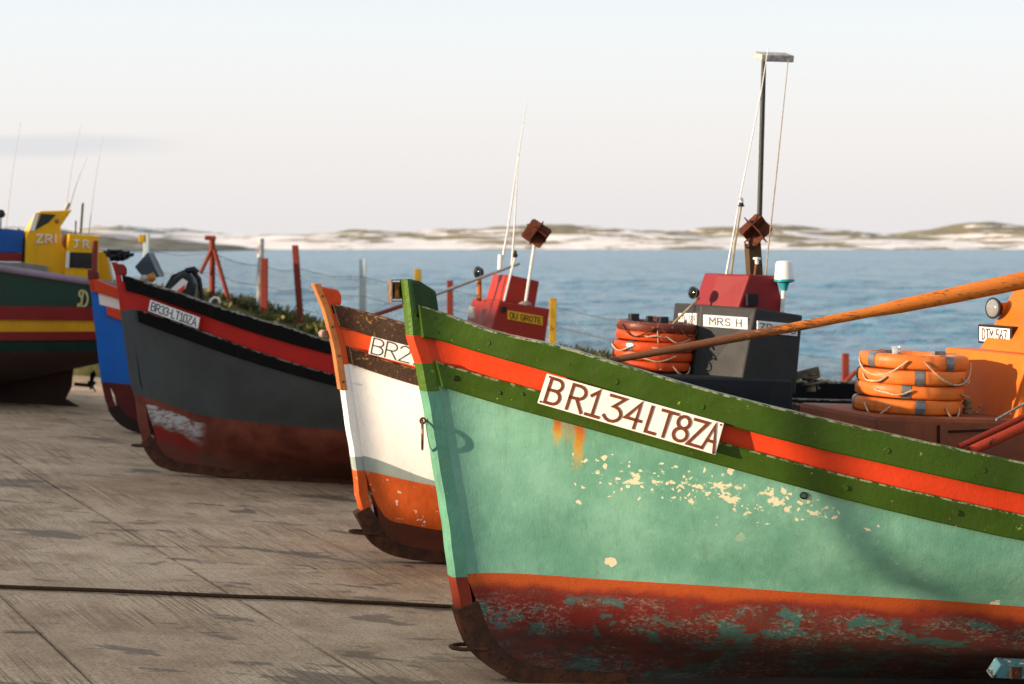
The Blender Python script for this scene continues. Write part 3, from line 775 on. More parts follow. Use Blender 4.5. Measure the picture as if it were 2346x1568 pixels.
def bottom_paint(name='green_boat_bottom', top='#b04c1c', body='#6a2018'):
    m = NT(name); co = m.coord('Object'); uv = m.sep(m.coord('WL')); w = uv[1]
    a = m.noise(co, 4, 8, .65); c = m.mix(m.step(a, .3, .7), srgb(body), dark(srgb(body), 1.6))
    wob = m.math('ADD', w, m.math('MULTIPLY', m.math('SUBTRACT', m.noise(co, 5, 6, .6), .5), .10))
    c = m.mix(m.step(wob, .078, .028), c, srgb(top))
    t1 = m.noise(m.coord('Object', (1, 1, 1.7)), 5.5, 9, .68, .3); band = m.math('MULTIPLY', m.step(wob, .06, .12), 1.0)
    br2 = m.noise(m.coord('Object', (1.3, 1.3, 2.6)), 7, 8, .7, .4); c = m.mix(m.math('MULTIPLY', m.math('MULTIPLY', m.math('ADD', m.step(br2, .5, .6), m.step(uv[0], .5, 1.6, -.1, .5)), band), .62), c, srgb('#54423a'))
    k = m.math('MULTIPLY', m.step(t1, .53, .555), band); c = m.mix(m.math('MULTIPLY', k, .85), c, srgb('#336f68'))
    t2 = m.noise(m.coord('Object', (1, 1, 1.9)), 42, 10, .82, .2); t3 = m.noise(m.coord('Object', (1, 1, 2)), 4.5, 6, .65)
    k2 = m.math('MULTIPLY', m.math('MULTIPLY', m.step(t2, .50, .57), m.step(t3, .43, .56)), band)
    c = m.mix(m.math('MULTIPLY', k2, .62), c, srgb('#aaa193'))
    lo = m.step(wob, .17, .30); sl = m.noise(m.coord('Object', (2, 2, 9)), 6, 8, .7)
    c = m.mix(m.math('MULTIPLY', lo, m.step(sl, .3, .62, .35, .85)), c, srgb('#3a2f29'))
    h = m.math('ADD', m.math('MULTIPLY', t2, .8), m.math('MULTIPLY', t1, .6))
    return m.done(c, .75, 0, m.bump(h, .8, .008), .25)
def deck_paint(name, col): return paint(name, col, .7, .3, .5)
M['mint'] = mint_hull(); M['g_bottom'] = bottom_paint()
CH_G = [('#8d9a38', 24, .66), ('#b9b860', 44, .70), ('#d6c89c', 44, .745)]
M['g_green'] = paint('green_strake_paint', '#365010', .36, .22, .22, CH_G, .55, 26, edge='#a9a67c')
M['g_green_stem'] = paint('green_stem_paint', '#46681a', .38, .22, .2, [('#a9a04a', 22, .62), ('#d2b995', 30, .66)], .9, 30, seed=2)
M['g_red'] = paint('signal_red_paint', '#d8401a', .4, .12, .12, [('#e8c9b0', 40, .78)], .35, 40)
M['mint_stem'] = paint('mint_stem_paint', '#5f9a80', .45, .25, .25, [('#c9c09a', 20, .655), ('#8a8d45', 13, .65)], .5, 30)
M['g_red_low'] = paint('stem_bottom_red', '#8a2f18', .6, .35, .4, [('#2f6a63', 18, .62)], .6)
M['board_white'] = paint('cream_board', '#efe6dc', .45, .06, .06, [('#c99a7c', 16, .76)], .1)
M['letter_brown'] = plain('brown_letter_paint', '#6a3416', .55, 0, .25, .2, 80)
M['brown_deck'] = paint('brown_trunk_paint', '#87472c', .65, .3, .35, [('#a8785c', 30, .74)], .4)
M['orange_cabin'] = paint('orange_cabin_paint', '#d26618', .5, .16, .2, [('#b9885a', 30, .77)], .3)

GB = new_boat('fishing_boat', (-.26, 7.9), 'nearest boat, mint green hull with green strakes and red band')
KZ = lambda b, r: b.gz(r)
g_stem = [(-.232, 1.80), (-.223, 1.756), (-.196, 1.508), (-.153, 1.367), (-.118, 1.192), (-.095, 1.036), (-.056, .821), (-.035, .677), (-.009, .475), (.008, .395), (.016, .317), (.044, .229), (.089, .141), (.18, .059), (.305, .0)]
def ext(tab, more): return sh(tab) + more
GH = Hull(GB, g_stem,
  ext([(.03, 1.646), (.13, 1.619), (.35, 1.535), (.58, 1.476), (.76, 1.418), (.93, 1.365), (1.17, 1.288), (1.37, 1.235), (1.56, 1.189), (1.8, 1.128), (2.1, 1.059), (2.38, .995)], [(3, .86), (4, .70), (5.5, .57), (7, .52), (8.2, .52)]),
  ext([(.06, 1.502), (.13, 1.487), (.33, 1.427), (.53, 1.366), (.85, 1.262), (1.19, 1.155), (1.48, 1.072), (1.84, .985), (2.37, .862)], [(3, .73), (4, .58), (5.5, .45), (7, .40), (8.2, .40)]),
  ext([(.01, 1.425), (.1, 1.396), (.31, 1.331), (.47, 1.286), (.85, 1.17), (1.17, 1.075), (1.31, 1.036), (1.58, .958), (1.88, .884), (2.35, .775)], [(3, .645), (4, .495), (5.5, .365), (7, .315), (8.2, .315)]),
  ext([(.05, 1.299), (.13, 1.275), (.4, 1.193), (.7, 1.107), (.87, 1.056), (1.09, .992), (1.32, .925), (1.59, .848), (1.86, .776), (2.32, .668)], [(3, .54), (4, .39), (5.5, .26), (7, .21), (8.2, .21)]),
  ext([(.01, .482), (.17, .484), (.65, .455), (1.09, .436), (1.44, .414), (1.94, .386), (2.3, .354)], [(3, .29), (4, .19), (5.5, .06), (7, -.05), (8.2, -.12)]),
  [(0, .30), (.08, .165), (.17, .104), (.65, .035), (1.5, -.03), (3, -.155), (5, -.325), (8.2, -.59)])
GH.build([M['g_red'], M['mint'], M['g_bottom'], M['g_green_stem']], lambda i: 0 if i < 2 else (3 if i == 2 else (1 if i < 8 else 2)), deck_paint('green_boat_deck', '#55606a'))
for sd in (1, -1):
    GH.strake('gunwale', 'L0', 'L1', M['g_green'], .034, r0=-.012, inner=.05, side=sd)
    GH.strake('rubbing_strake', 'L2', 'L3', M['g_green'], .030, r0=.02, side=sd)
def gzone(z): return 0 if z > 1.508 else (1 if z > 1.40 else (0 if z > 1.27 else (2 if z > .475 else 3)))
GH.stem_post([M['g_green_stem'], M['g_red'], M['mint_stem'], M['g_red_low']], gzone, 1.752, .20, w=.047, wf=.018)
def stem_head(boat, pts, w, mat, bev=.016):
    """block that stands above the gunwales; outline in (s,z)"""
    mb = MB(); mb.prism([(q, -w, z) for q, z in pts], [(q, w, z) for q, z in pts]); return mb.build('stem_head', mat, None, boat, bevel=bev)
pt = lambda b, x, y, t=.05: (lambda v: (v.x, v.z))(b.bp(x, y, t))
stem_head(GB, [pt(GB, 934, 640), pt(GB, 962, 643), pt(GB, 1001, 668), pt(GB, 1008, 720), pt(GB, 980, 730), pt(GB, 948, 722)], .05, paint('shaded_green_stem_head', '#1d3a1c', .45, .25, .3, [('#6d8a3a', 24, .72)], .8, 26))  # unlit look of the head block put into a darker green
shoe = smooth_path([(.010, .335), (.016, .317), (.044, .229), (.089, .141), (.18, .059), (.305, .0), (.5, -.02), (.79, -.045)], 4)
GH.foot_shoe(shoe, M['rust'], 'keel_shoe', .054, hfun=lambda i: lerp_tab([(0, .095), (8, .105), (14, .10), (20, .078), (28, .05)], i))
GH.foot_shoe([(.79 + .4 * i, GB.gz(.79 + .4 * i) - .012) for i in range(18)], paint('keel_timber', '#3c332d', .85, .4, .4), 'keel', .045, .09)
lz = lambda z: z - 0
# fastenings on the strakes
def on_strake(h, a, b, f, r, out): return h.between(a, b, f, r, out)
plug = [('L0', 'L1', .30, .10, .008), ('L0', 'L1', .75, .11, .008), ('L0', 'L1', .5, .33, .013), ('L0', 'L1', .5, .63, .008), ('L0', 'L1', .62, .80, .014), ('L0', 'L1', .6, 1.12, .012),
        ('L0', 'L1', .55, 1.82, .012), ('L0', 'L1', .5, 2.2, .012), ('L2', 'L3', .3, .42, .008), ('L2', 'L3', .5, 1.62, .012), ('L2', 'L3', .45, 2.05, .013), ('L2', 'L3', .5, .33, .009)]
for a, b, f, r, rad in plug:
    p = GH.between(a, b, f, r - RAB, .034); q = GH.between(a, b, f, r - RAB, .06); bolt(GB, p, q - p, rad, M['g_green'], 'bolt', .2)
def hole(boat, p, n, r, rim, name='scupper'):
    mb = MB(); mb.lathe([(r * 1.25, -.01), (r * 1.25, .003), (r, .0045), (r * .9, .002), (r * .85, -.008)], p, n, 16); return mb.build(name, rim, None, boat, smooth=50)
hp = GH.between('L2', 'L3', .45, .155 - RAB, .031); hq = GH.between('L2', 'L3', .45, .155 - RAB, .06); hole(GB, hp, hq - hp, .010, M['black'])
hp = GH.between('L3', 'WL', .07, 1.45 - RAB, .012); hq = GH.between('L3', 'WL', .07, 1.45 - RAB, .05); hole(GB, hp, hq - hp, .013, M['black'])
# number board
bl_t, br_t = .315, .655
cn = [GB.bp(1253, 856, bl_t), GB.bp(1659, 970, br_t), GB.bp(1641, 1046, br_t + .002), GB.bp(1231, 924, bl_t - .006)]
sign(GB, 'number_board', cn, .014, M['board_white'], 'BR134LT8ZA', M['letter_brown'], pad=(.025, .10), stroke=.125, gap=.12, bevel=.003, slots=[(.035, .108), (.16, .24), (.268, .325), (.368, .452), (.478, .560), (.603, .655), (.662, .74), (.752, .823), (.838, .915), (.92, .985)], label='cream board with brown letters BR134LT8ZA')
for ci in range(4):
    cpt = Vector(cn[ci]); cen = sum((Vector(c) for c in cn), Vector()) / 4; nz_ = (Vector(cn[1]) - Vector(cn[0])).cross(Vector(cn[0]) - Vector(cn[3])).normalized()
    pp = cpt.lerp(cen, .035) + Vector((0, 0, (-.008 if ci < 2 else .008))); bolt(GB, pp + nz_ * .001, nz_, .0045, M['rust'], 'nail')
# ring and eye on the stem
e0 = Vector((GH.sstem(1.14) - .004, -.02, 1.145))
mb = MB(); mb.tube([e0 + Vector((.03, 0, 0)), e0 + Vector((-.012, 0, 0))], .006, 8)
mb.tube([e0 + Vector((-.02 + .012 * math.cos(a), .0, .012 * math.sin(a))) for a in [i * math.pi / 6 for i in range(12)]], .0045, 6, closed=True)
eye = mb.build('eye_bolt', M['rust_light'], None, GB, smooth=60)
mb = MB(); rc = e0 + Vector((-.022, 0, -.06))
mb.tube([rc + Vector((.018 * math.sin(a) * .55, .040 * math.sin(a), .062 * math.cos(a))) for a in [i * math.pi / 12 for i in range(24)]], .0052, 8, closed=True)
mb.build('mooring_ring', plain('worn_ring_steel', '#7a5a48', .35, .7, .3, .2, 60), eye, GB, smooth=60)
# bow roller bracket beside the stem head
bc = GB.bp(907, 666, -.05)
mb = MB(); 
for dz in (-.046, .046): mb.box(bc + Vector((0, 0, dz)), (.055, .07, .005))
mb.box(bc + Vector((-.0265, 0, 0)), (.005, .07, .092)); mb.box(bc + Vector((.05, .0, 0)), (.04, .07, .05))
br_ = mb.build('bow_roller_bracket', plain('bracket_steel', '#9a8474', .4, .6, .3), None, GB)
mb = MB(); mb.lathe([(.018, -.036), (.030, -.034), (.022, -.015), (.022, .015), (.030, .034), (.018, .036)], bc + Vector((.002, -.004, 0)), (0, 0, 1), 18); mb.build('roller', M['brassy'], br_, GB, smooth=40)
# hauling hook on the foot of the stem
hk = Vector((.085, 0, .158))
mb = MB(); mb.tube([hk + Vector((.06, -.058, 0)), hk + Vector((-.05, -.05, .004)), hk + Vector((-.085, -.02, .006)), hk + Vector((-.085, .02, .006)), hk + Vector((-.05, .05, .004)), hk + Vector((.06, .058, 0))], .009, 8)
mb.build('hauling_hook', M['rust'], None, GB, smooth=60)
# bilge runner low on the port side, pale blue end with a rusty lug
b0_ = GB.bp(2268, 1530, .66); mb = MB(); dr = Vector((1, -.10, -.085)).normalized(); up_ = Vector((0, -.35, 1)).normalized(); sd_ = dr.cross(up_).normalized()
q0 = [b0_ + up_ * a + sd_ * b for a, b in ((-.035, -.03), (-.035, .03), (.035, .03), (.035, -.03))]
mb.prism([v + dr * (.0 if i in (0, 1) else .03) for i, v in enumerate(q0)], [v + dr * 2.6 for v in q0]); bk_ = mb.build('bilge_runner', paint('pale_blue_runner', '#4a7884', .6, .3, .5, [('#c9c0ae', 16, .57), ('#3a2a22', 20, .56)], .5), None, GB, bevel=.006)
mb = MB(); mb.box(b0_ + dr * .10 - sd_ * .0 + Vector((0, -.035, -.01)), (.05, .02, .05)); mb.lathe([(.01, 0), (.01, .014)], b0_ + dr * .10 + Vector((0, -.044, -.01)), (0, -1, 0), 8); mb.build('lug', M['rust'], bk_, GB)
# trunk, cabin, lamp and plate
trunk, tt, tb = cabin(GB, 'deck_trunk', [((2010, 954), (2012, 1090), .38)], M['brown_deck'], .02, aft=3.2)
def trunk_z(s): return tt[0].z + (s - tt[0].x) * (tt[1].z - tt[0].z) / (tt[1].x - tt[0].x)
# panel grooves on the trunk side
mb = MB(); a0 = GB.bp(2150, 990, .382); mb.box(a0 + Vector((0, 0, -.03)), (.012, .008, .12)); mb.box(a0 + Vector((.5, 0, .0)), (.9, .008, .010)); mb.build('panel_joint', plain('dark_groove', '#2a1712', .9), trunk, GB)
lower, lt, lb = cabin(GB, 'cabin', [((2352, 814), (2328, 975), .35)], M['orange_cabin'], .018, aft=1.5)
upper, ut, ub = cabin(GB, 'wheelhouse', [((2530, 608), (2410, 820), .31)], M['orange_cabin'], .018, aft=1.0)
lean = lambda top, bot, z: top.lerp(bot, (top.z - z) / (top.z - bot.z))
def face_hit(boat, p0, p1, x, y):
    p0, p1 = Vector((p0.x, p0.y)), Vector((p1.x, p1.y)); d = p1 - p0; u = (x - CX) / FPX
    o = boat.O + boat.A * p0.x - boat.B * p0.y; w = boat.A * d.x - boat.B * d.y
    k = -(o.x - u * o.y) / (w.x - u * w.y); Y = o.y + k * w.y
    return Vector((p0.x + d.x * k, p0.y + d.y * k, HC - (y - HY) / FPX * Y))
def plate_on(boat, e0, e1, x0, y0t, y0b, x1, y1t, y1b, text, name, label, gap=.2, stroke=.12, mat=None, tmat=None, pad=(.06, .2), depth=.006, out=.007, rim=None):
    """plate lying on the upright face between two cabin edges e0,e1"""
    d = Vector((e1.x - e0.x, e1.y - e0.y)); n = Vector((d.y, -d.x, 0)).normalized(); n = n if n.y < 0 or n.x < -.3 else -n
    cs = [face_hit(boat, e0, e1, *q) + n * out for q in ((x0, y0t), (x1, y1t), (x1, y1b), (x0, y0b))]
    par = None
    if rim:
        c = sum(cs, Vector()) / 4; big = [c + (q - c) * 1.0 for q in cs]
        par = sign(boat, name, [q - n * .002 for q in big], depth + out, rim, None, None, label=label, bevel=.003)
        cs = [c + Vector(((q - c).x * .90, (q - c).y * .90, (q - c).z * .76)) for q in cs]; depth = -out + .0035; name = 'plate_face'; label = None
    return sign(boat, name, cs, depth + out, mat or white_plate, text, tmat or black_txt, parent=par, pad=pad, stroke=stroke, gap=gap, bevel=.003 if not rim else 0, label=label)
white_plate = plain('white_plate', '#d6d9da', .4, 0, .05, .05); black_txt = plain('black_plate_letters', '#20211f', .5)
mirv = lambda v: Vector((v.x, -v.y, v.z))
z1 = GB.bp(2285, 766, .0).z; E1 = lean(ut[0], ub[0], z1)
plate_on(GB, mirv(E1), E1, 2249, 743, 786, 2326, 749, 792, '.DTM 567.', 'number_plate', 'black rimmed plate reading DTM 567', .2, .13, M['board_white'], black_txt, (.04, .14), .05, .022, rim=plain('plate_rim_black', '#221b16', .5))
z2 = GB.bp(2285, 706, .0).z; E2 = lean(ut[0], ub[0], z2); lp0 = face_hit(GB, mirv(E2), E2, 2306, 706)
mb = MB(); mb.box(lp0 + Vector((-.02, 0, 0)), (.10, .022, .055)); mb.build('lamp_bracket', M['orange_cabin'], None, GB, bevel=.004)
spot(GB, 'work_lamp', lp0 + Vector((-.075, .0, .0)), (-1, -.15, .05), .050, (M['black'], M['glass']), .75)

ring_c = GB.bp(2078, 930, .06)
zr = trunk_z(ring_c.x) + .004
GR = [('M', 0)]
for i in range(4):
    k = 3 - i                                   # i = 0 bottom
    wpos = GB.world(Vector((ring_c.x + (-.004, .006, -.006, .0)[i] + .012 * i, ring_c.y + (.0, .01, -.008, .004)[i], zr + .067 * i)))
    lab = ['orange life ring at the bottom of the stack by the orange cabin', 'orange life ring second from bottom of the stack by the orange cabin', 'orange life ring third from bottom of the stack by the orange cabin', 'orange life ring on top of the stack by the orange cabin'][i]
    ang = [-88, -106, -94, -62][i]
    ropes = [[(-150, -118, .05), (-60, -35, .05), (60, 110, .04)], [(-140, -100, .02), (-40, 20, .03), (90, 140, .03)], [(-160, -128, .03), (-40, -20, .03), (60, 120, .03)], [(-178, -108, .075), (-92, -14, .10), (40, 110, .04)]][i]
    life_ring(wpos, (R((.4, -.3, .5, 0)[i]), R((2.2, 3.2, 1.6, 2.8)[i]), 0), .50, .067, M['ring_orange'], lab, [ang, ang + 90, ang + 180, ang + 270], ropes, GB.yaw * 0)
top_ring = GB.world(Vector((ring_c.x + .035, ring_c.y, zr + .067 * 4)))
jar = empty('glass_jar', top_ring + Vector((-.115, -.17, .0))); tag(jar, 'small clear glass jar standing on the top life ring', 'jar')
mb = MB(); mb.lathe([(.018, 0), (.020, .004), (.024, .040), (.0225, .040), (.0185, .007), (.002, .006)], (0, 0, 0), (0, 0, 1), 18); mb.build('jar_body', M['glass'], jar, smooth=40)
mb = MB(); mb.lathe([(.015, .0075), (.016, .016), (.004, .017)], (0, 0, 0), (0, 0, 1), 14); mb.build('jar_residue', plain('beige_residue', '#c9a98c', .8), jar, smooth=40)
blk = MB(); blk.box((0, 0, .009), (.06, .04, .018), Matrix.Rotation(.3, 3, 'Z')); o = blk.build('wood_block', M['wood_grey'], bevel=.003); o.location = top_ring + Vector((.075, -.165, .0)); tag(o, 'small grey wooden block lying on the top life ring', 'block')
cl = GB.world(GB.bp(2217, 945, .12)); cl.z = GB.world(Vector((0, 0, trunk_z(GB.bp(2217, 945, .12).x)))).z
mb = MB(); mb.lathe([(.022, 0), (.026, .01), (.016, .03), (.022, .055), (.017, .068), (.004, .07)], (0, 0, 0), (0, 0, 1), 12)
mb.tube([(.01, 0, .02), (.04, -.01, .005), (.07, 0, .02), (.075, .01, .045), (.05, .0, .03)], .005, 6); mb.tube([(.02 * math.cos(a), .02 * math.sin(a), .012 + a * .004) for a in [i * .5 for i in range(24)]], .006, 6)
o = mb.build('cleat', M['rope_tan'], smooth=50); o.location = cl; tag(o, 'rope wrapped cleat on the brown trunk beside the rings', 'cleat')

# spar and oars lying in the green boat
def spar(name, a, b, prof, mat, label, cat='oar', n=10):
    a, b = Vector(a), Vector(b); mb = MB(); d = (b - a)
    pts = [Vector((0, 0, 0)) + d * f + Vector((0, 0, -.012 * math.sin(math.pi * f))) for f, r in prof]
    mb.tube(pts, [r for f, r in prof], n); o = mb.build(name, mat, smooth=50); o.location = a; tag(o, label, cat)
    return o
m = NT('worn_orange_spar'); co = m.coord('Object'); sx = m.sep(co)
a_ = m.noise(m.coord('Object', (2.2, 12, 12)), 7, 9, .72); wz = m.step(sx[0], .0, 1.15, .40, .02)
kk = m.step(m.math('ADD', a_, wz), .56, .63)
c_ = m.mix(m.noise(co, 7, 6, .6), srgb('#c9661a'), srgb('#dc8430')); c_ = m.mix(kk, c_, m.mix(a_, srgb('#5b3018'), srgb('#8a5836')))
m.done(c_, .6, 0, m.bump(a_, .5, .006), .3)
sa = GB.world(GB.bp(1400, 826, .32)); sb = GB.world(GB.bp(2440, 622, .50))
spar('long_spar', sa, sb, [(0, .012), (.01, .0145), (.2, .0185), (.4, .021), (.55, .022), (.58, .026), (.62, .031), (.75, .036), (.9, .040), (1.0, .041)], m.mat, 'long orange painted spar slanting across above the green gunwale', 'spar')
M['oar_red'] = paint('worn_red_oar', '#b23a18', .6, .35, .3, [('#5a2412', 18, .6)], .5)
for i, (x0, y0, x1, y1, r) in enumerate(((2196, 1024, 2420, 912, .013), (2222, 1034, 2430, 930, .022))):
    spar('oar', GB.world(GB.bp(x0, y0, .78 + .05 * i)), GB.world(GB.bp(x1, y1, .70 + .06 * i)), [(0, r * .9), (.05, r), (.6, r * 1.05), (1, r * 1.1)], M['oar_red'], ['thinner red oar, the upper of two at the right edge', 'thicker red oar, the lower of two at the right edge'][i])
spar('boat_hook', GB.world(GB.bp(2282, 962, .66)), GB.world(GB.bp(2420, 884, .62)), [(0, .006), (1, .007)], M['wood_grey'], 'thin grey pole above the two red oars', 'pole')

# ------------------------------------------------------------------ WHITE BOAT (second)
M['w_white'] = paint('white_topside_paint', '#faf6f0', .4, .06, .10, [('#b9a89a', 30, .80)], .25)
M['w_brown'] = paint('bare_brown_strake', '#3f2a1c', .7, .5, .4, [('#9c7444', 40, .60), ('#d8a860', 60, .65)], 1.0, 40, edge='#a58058')
M['w_orange'] = paint('orange_band_paint', '#e0501e', .42, .12, .12, [('#e8c0a0', 40, .76)], .3)
M['w_grey'] = paint('grey_boot_line', '#9aa6a0', .5, .1, .15, [], .2)
M['w_boot'] = paint('orange_bottom_paint', '#cf5a20', .55, .3, .35, [('#ead8c8', 22, .62)], .4)
M['w_bottom'] = paint('shade_browned_bottom_paint', '#5e3020', .65, .4, .5, [('#d9c2b2', 26, .69)], .6)  # bottom paint browned, partly to stand for shade low on the hull
M['bare_wood'] = paint('bare_stem_board', '#b5713f', .7, .25, .3, [('#e0a878', 30, .66)], .6)
WB = new_boat('fishing_boat', (-.915, 10.73), 'white hulled boat with brown strakes and orange band, behind the green boat')
WH = Hull(WB, [(-.25, 1.70), (-.246, 1.667), (-.184, 1.519), (-.127, 1.302), (-.088, 1.051), (-.057, .839), (-.015, .58), (-.002, .439), (.029, .32), (.071, .177), (.229, .074), (.523, .012)],
  ext([(.06, 1.552), (.1, 1.545), (.44, 1.445)], [(.9, 1.30), (1.5, 1.13), (2.4, .95), (3, .86), (4, .73), (5.5, .60), (7, .55), (8.2, .55)]),
  ext([(.06, 1.425), (.11, 1.405), (.23, 1.366), (.42, 1.312)], [(.9, 1.165), (1.5, .995), (2.4, .815), (3, .725), (4, .60), (5.5, .47), (7, .42), (8.2, .42)]),
  ext([(.06, 1.312), (.18, 1.264), (.43, 1.183)], [(.9, 1.04), (1.5, .87), (2.4, .69), (3, .60), (4, .475), (5.5, .345), (7, .3), (8.2, .3)]),
  ext([(.06, 1.205), (.43, 1.082)], [(.9, .94), (1.5, .77), (2.4, .59), (3, .5), (4, .375), (5.5, .245), (7, .2), (8.2, .2)]),
  ext([(.06, .578), (.11, .567), (.29, .522), (.47, .484)], [(.9, .44), (1.5, .39), (2.4, .31), (3, .26), (4, .16), (5.5, .03), (7, -.09), (8.2, -.18)]),
  [(0, .33), (.06, .19), (.2, .125), (.65, .06), (1.5, -.02), (3, -.15), (5, -.32), (8.2, -.59)])
WH.g1 = [(-.1, .09), (.03, .087), (.12, .078), (.41, .028), (.8, .018), (8.2, .015)]
WH.build([M['w_orange'], M['w_white'], M['w_grey'], M['w_boot'], M['w_bottom'], M['w_brown']], lambda i: 0 if i < 2 else 5 if i == 2 else (1 if i < 7 else (2 if i == 7 else (3 if i < 12 else 4))), deck_paint('dark_deck', '#25282c'))
for sd in (1, -1):
    WH.strake('gunwale', 'L0', 'L1', M['w_brown'], .03, r0=-.01, inner=.05, side=sd)
    WH.strake('rubbing_strake', 'L2', 'L3', M['w_brown'], .028, r0=.02, side=sd)
WH.stem_post([M['w_white'], M['w_boot'], M['w_orange'], M['w_grey']], lambda z: 2 if z > 1.2 else (0 if z > .665 else (3 if z > .58 else 1)), 1.60, .24, w=.04, wf=.02)
# bare timber facing nailed on the upper stem
mb = MB(); rows = []
for i in range(14):
    z = 1.672 - (1.672 - 1.05) * i / 13; q = WH.sstem(z); rows.append([(q + .03, -.044, z), (q - .012, -.040, z), (q - .012, .040, z), (q + .03, .044, z)])
mb.grid(rows); mb.f += [[0, 1, 2, 3], [52, 53, 54, 55]]; mb.m += [0, 0]
for i in range(13): mb.f.append([i * 4, i * 4 + 3, i * 4 + 7, i * 4 + 4]); mb.m.append(0)
mb.build('stem_facing', M['bare_wood'], None, WB, bevel=.004, seg=1)
for z in (1.60, 1.42, 1.25, 1.10): bolt(WB, (WH.sstem(z) + .01, -.046, z), (0, -1, 0), .006, M['rust'], 'nail')
stem_head(WB, [pt(WB, 733, 656), pt(WB, 776, 664), pt(WB, 784, 676), pt(WB, 784, 700), pt(WB, 748, 704)], .042, paint('orange_stem_head', '#d8481a', .45, .2, .2, [('#3a1f14', 14, .70)], .5))
WH.foot_shoe(smooth_path([(-.01, .33), (.0, .31), (.035, .25), (.071, .177), (.13, .115), (.229, .068), (.4, .03), (.7, -.005), (1.1, -.03)], 3), M['rust'], 'keel_shoe', .05, hfun=lambda i: lerp_tab([(0, .085), (9, .10), (15, .08), (24, .06)], i))
WH.foot_shoe([(1.1 + .4 * i, WB.gz(1.1 + .4 * i) - .012) for i in range(17)], paint('keel_timber_dark', '#352a24', .85, .4, .4), 'keel', .045, .09)
cn = [WH.row('L1', r, .033) for r in (.255 - RAB, 1.05)]; cb = [WH.row('L2', r, .033) for r in (.225 - RAB, 1.02)]
a_t, b_t = -cn[0].y, -cn[0].y + .36
q1 = WB.bp(852, 771, a_t); q4 = WB.bp(844, 811, a_t); dirx = (WH.row('L1', .62, .033) - WH.row('L1', .2, .033)).normalized()
sign(WB, 'number_board', [q1, q1 + dirx * .72, q4 + dirx * .72, q4], .01, M['board_white'], 'BR27LT9ZA', plain('dark_stencil', '#2c2416', .6, 0, .5), pad=(.02, .07), stroke=.085, gap=.14, bevel=.002, label='cream board whose letters begin BR27')
mb = MB(); rc = WB.bp(742, 765, -.03); mb.lathe([(.012, -.03), (.024, -.028), (.022, .0), (.024, .02), (.017, .022), (.013, .012)], rc, (.2, -1, 0), 16); mb.build('bow_roller', plain('pale_roller', '#a08a7c', .5, .3, .3), None, WB, smooth=40)
hk = Vector((.06, 0, .205)); mb = MB(); mb.tube([hk + Vector((.07, -.055, 0)), hk + Vector((-.05, -.05, .012)), hk + Vector((-.09, -.02, .016)), hk + Vector((-.09, .02, .016)), hk + Vector((-.05, .05, .012)), hk + Vector((.07, .055, 0))], .009, 8); mb.build('hauling_hook', M['rust'], None, WB, smooth=60)
# trunk and grey cabin
M['slate'] = paint('slate_grey_paint', '#2f3132', .55, .2, .25, [('#6a6a66', 30, .77)], .25)
M['slate_dark'] = paint('dark_slate_paint', '#1d2228', .5, .2, .2, [], .25)
M['maroon'] = paint('maroon_box_paint', '#7f2024', .5, .15, .2, [('#4a4a70', 14, .76)], .25)
wtr, wt, wb_ = cabin(WB, 'deck_trunk', [((1420, 858), (1420, 930), .5)], M['slate_dark'], .015, aft=1.12)
def wtz(s): return wt[0].z + (s - wt[0].x) * (wt[1].z - wt[0].z) / (wt[1].x - wt[0].x)
wc, wct, wcb = cabin(WB, 'cabin', [((1605, 699), (1582, 900), .20), ((1732, 706), (1694, 905), .45), ((1839, 723), (1823, 905), .45)], M['slate'], .01)
wr, wrt, wrb = cabin(WB, 'engine_box', [((1645, 628), (1622, 702), .10), ((1717, 629), (1690, 708), .33), ((1778, 632), (1800, 722), .33)], M['maroon'], .012)
def mid(a, b, f): return a.lerp(b, f)
fc = [Vector((wct[0].x, -wct[0].y, 0)), wct[0]]
z1 = wct[0].z - .09
E0, E1, E2 = lean(wct[0], wcb[0], z1), lean(wct[1], wcb[1], z1), lean(wct[2], wcb[2], z1)
plate_on(WB, E0, E1, 1612, 721, 748, 1714, 728, 756, '.MRS.H.', 'name_plate', 'white plate reading MRS H', .26, .13)
plate_on(WB, E1, E2, 1734, 735, 762, 1826, 743, 772, 'ZR.668', 'number_plate', 'white plate whose letters begin ZR', .22, .12, out=.009)
plate_on(WB, Vector((E0.x, -E0.y, 0)), E0, 1557, 718, 746, 1598, 718, 747, 'TTN-389', 'number_plate', 'white plate ending in 389', .2, .1, out=.009)
mb = MB(); mb.box(lean(wrt[1], wrb[1], wrb[1].z + .05) + Vector((.06, -.035, .005)), (.075, .03, .075)); mb.build('lamp_box', M['black'], None, WB, bevel=.006)
# mast, whips, reflector and lamps
tm = .05
rod(WB, 'mast', [WB.bp(1729, 690, tm), WB.bp(1740, 500, tm), WB.bp(1750, 142, tm)], [.019, .0165, .0150], M['mast'], 10)
mb = MB(); mb.box(WB.bp(1728, 620, tm + .03), (.085, .07, .34), Matrix.Rotation(-.07, 3, 'Y')); mb.build('mast_step', paint('mast_step_timber', '#4d3c26', .7, .4, .3), None, WB, bevel=.005)
bt = [WB.bp(1728, 142, tm - .0), WB.bp(1734, 120, tm), WB.bp(1795, 120, tm), WB.bp(1818, 139, tm)]
mb = MB(); c0 = WB.bp(1772, 131, tm); mb.box(c0, (.225, .13, .045), Matrix.Rotation(.0, 3, 'Y') @ Matrix.Rotation(R(14), 3, 'X')); mb.build('mast_board', plain('mast_board_timber', '#a8a4a0', .8, 0, .35, .6, 25), None, WB, bevel=.008)
rod(WB, 'whip_antenna', [WB.bp(1662, 640, .12), WB.bp(1696, 451, .12), WB.bp(1745, 205, .12), WB.bp(1760, 110, .12)], [.0075, .0045, .0035, .003], M['whip'], 6)
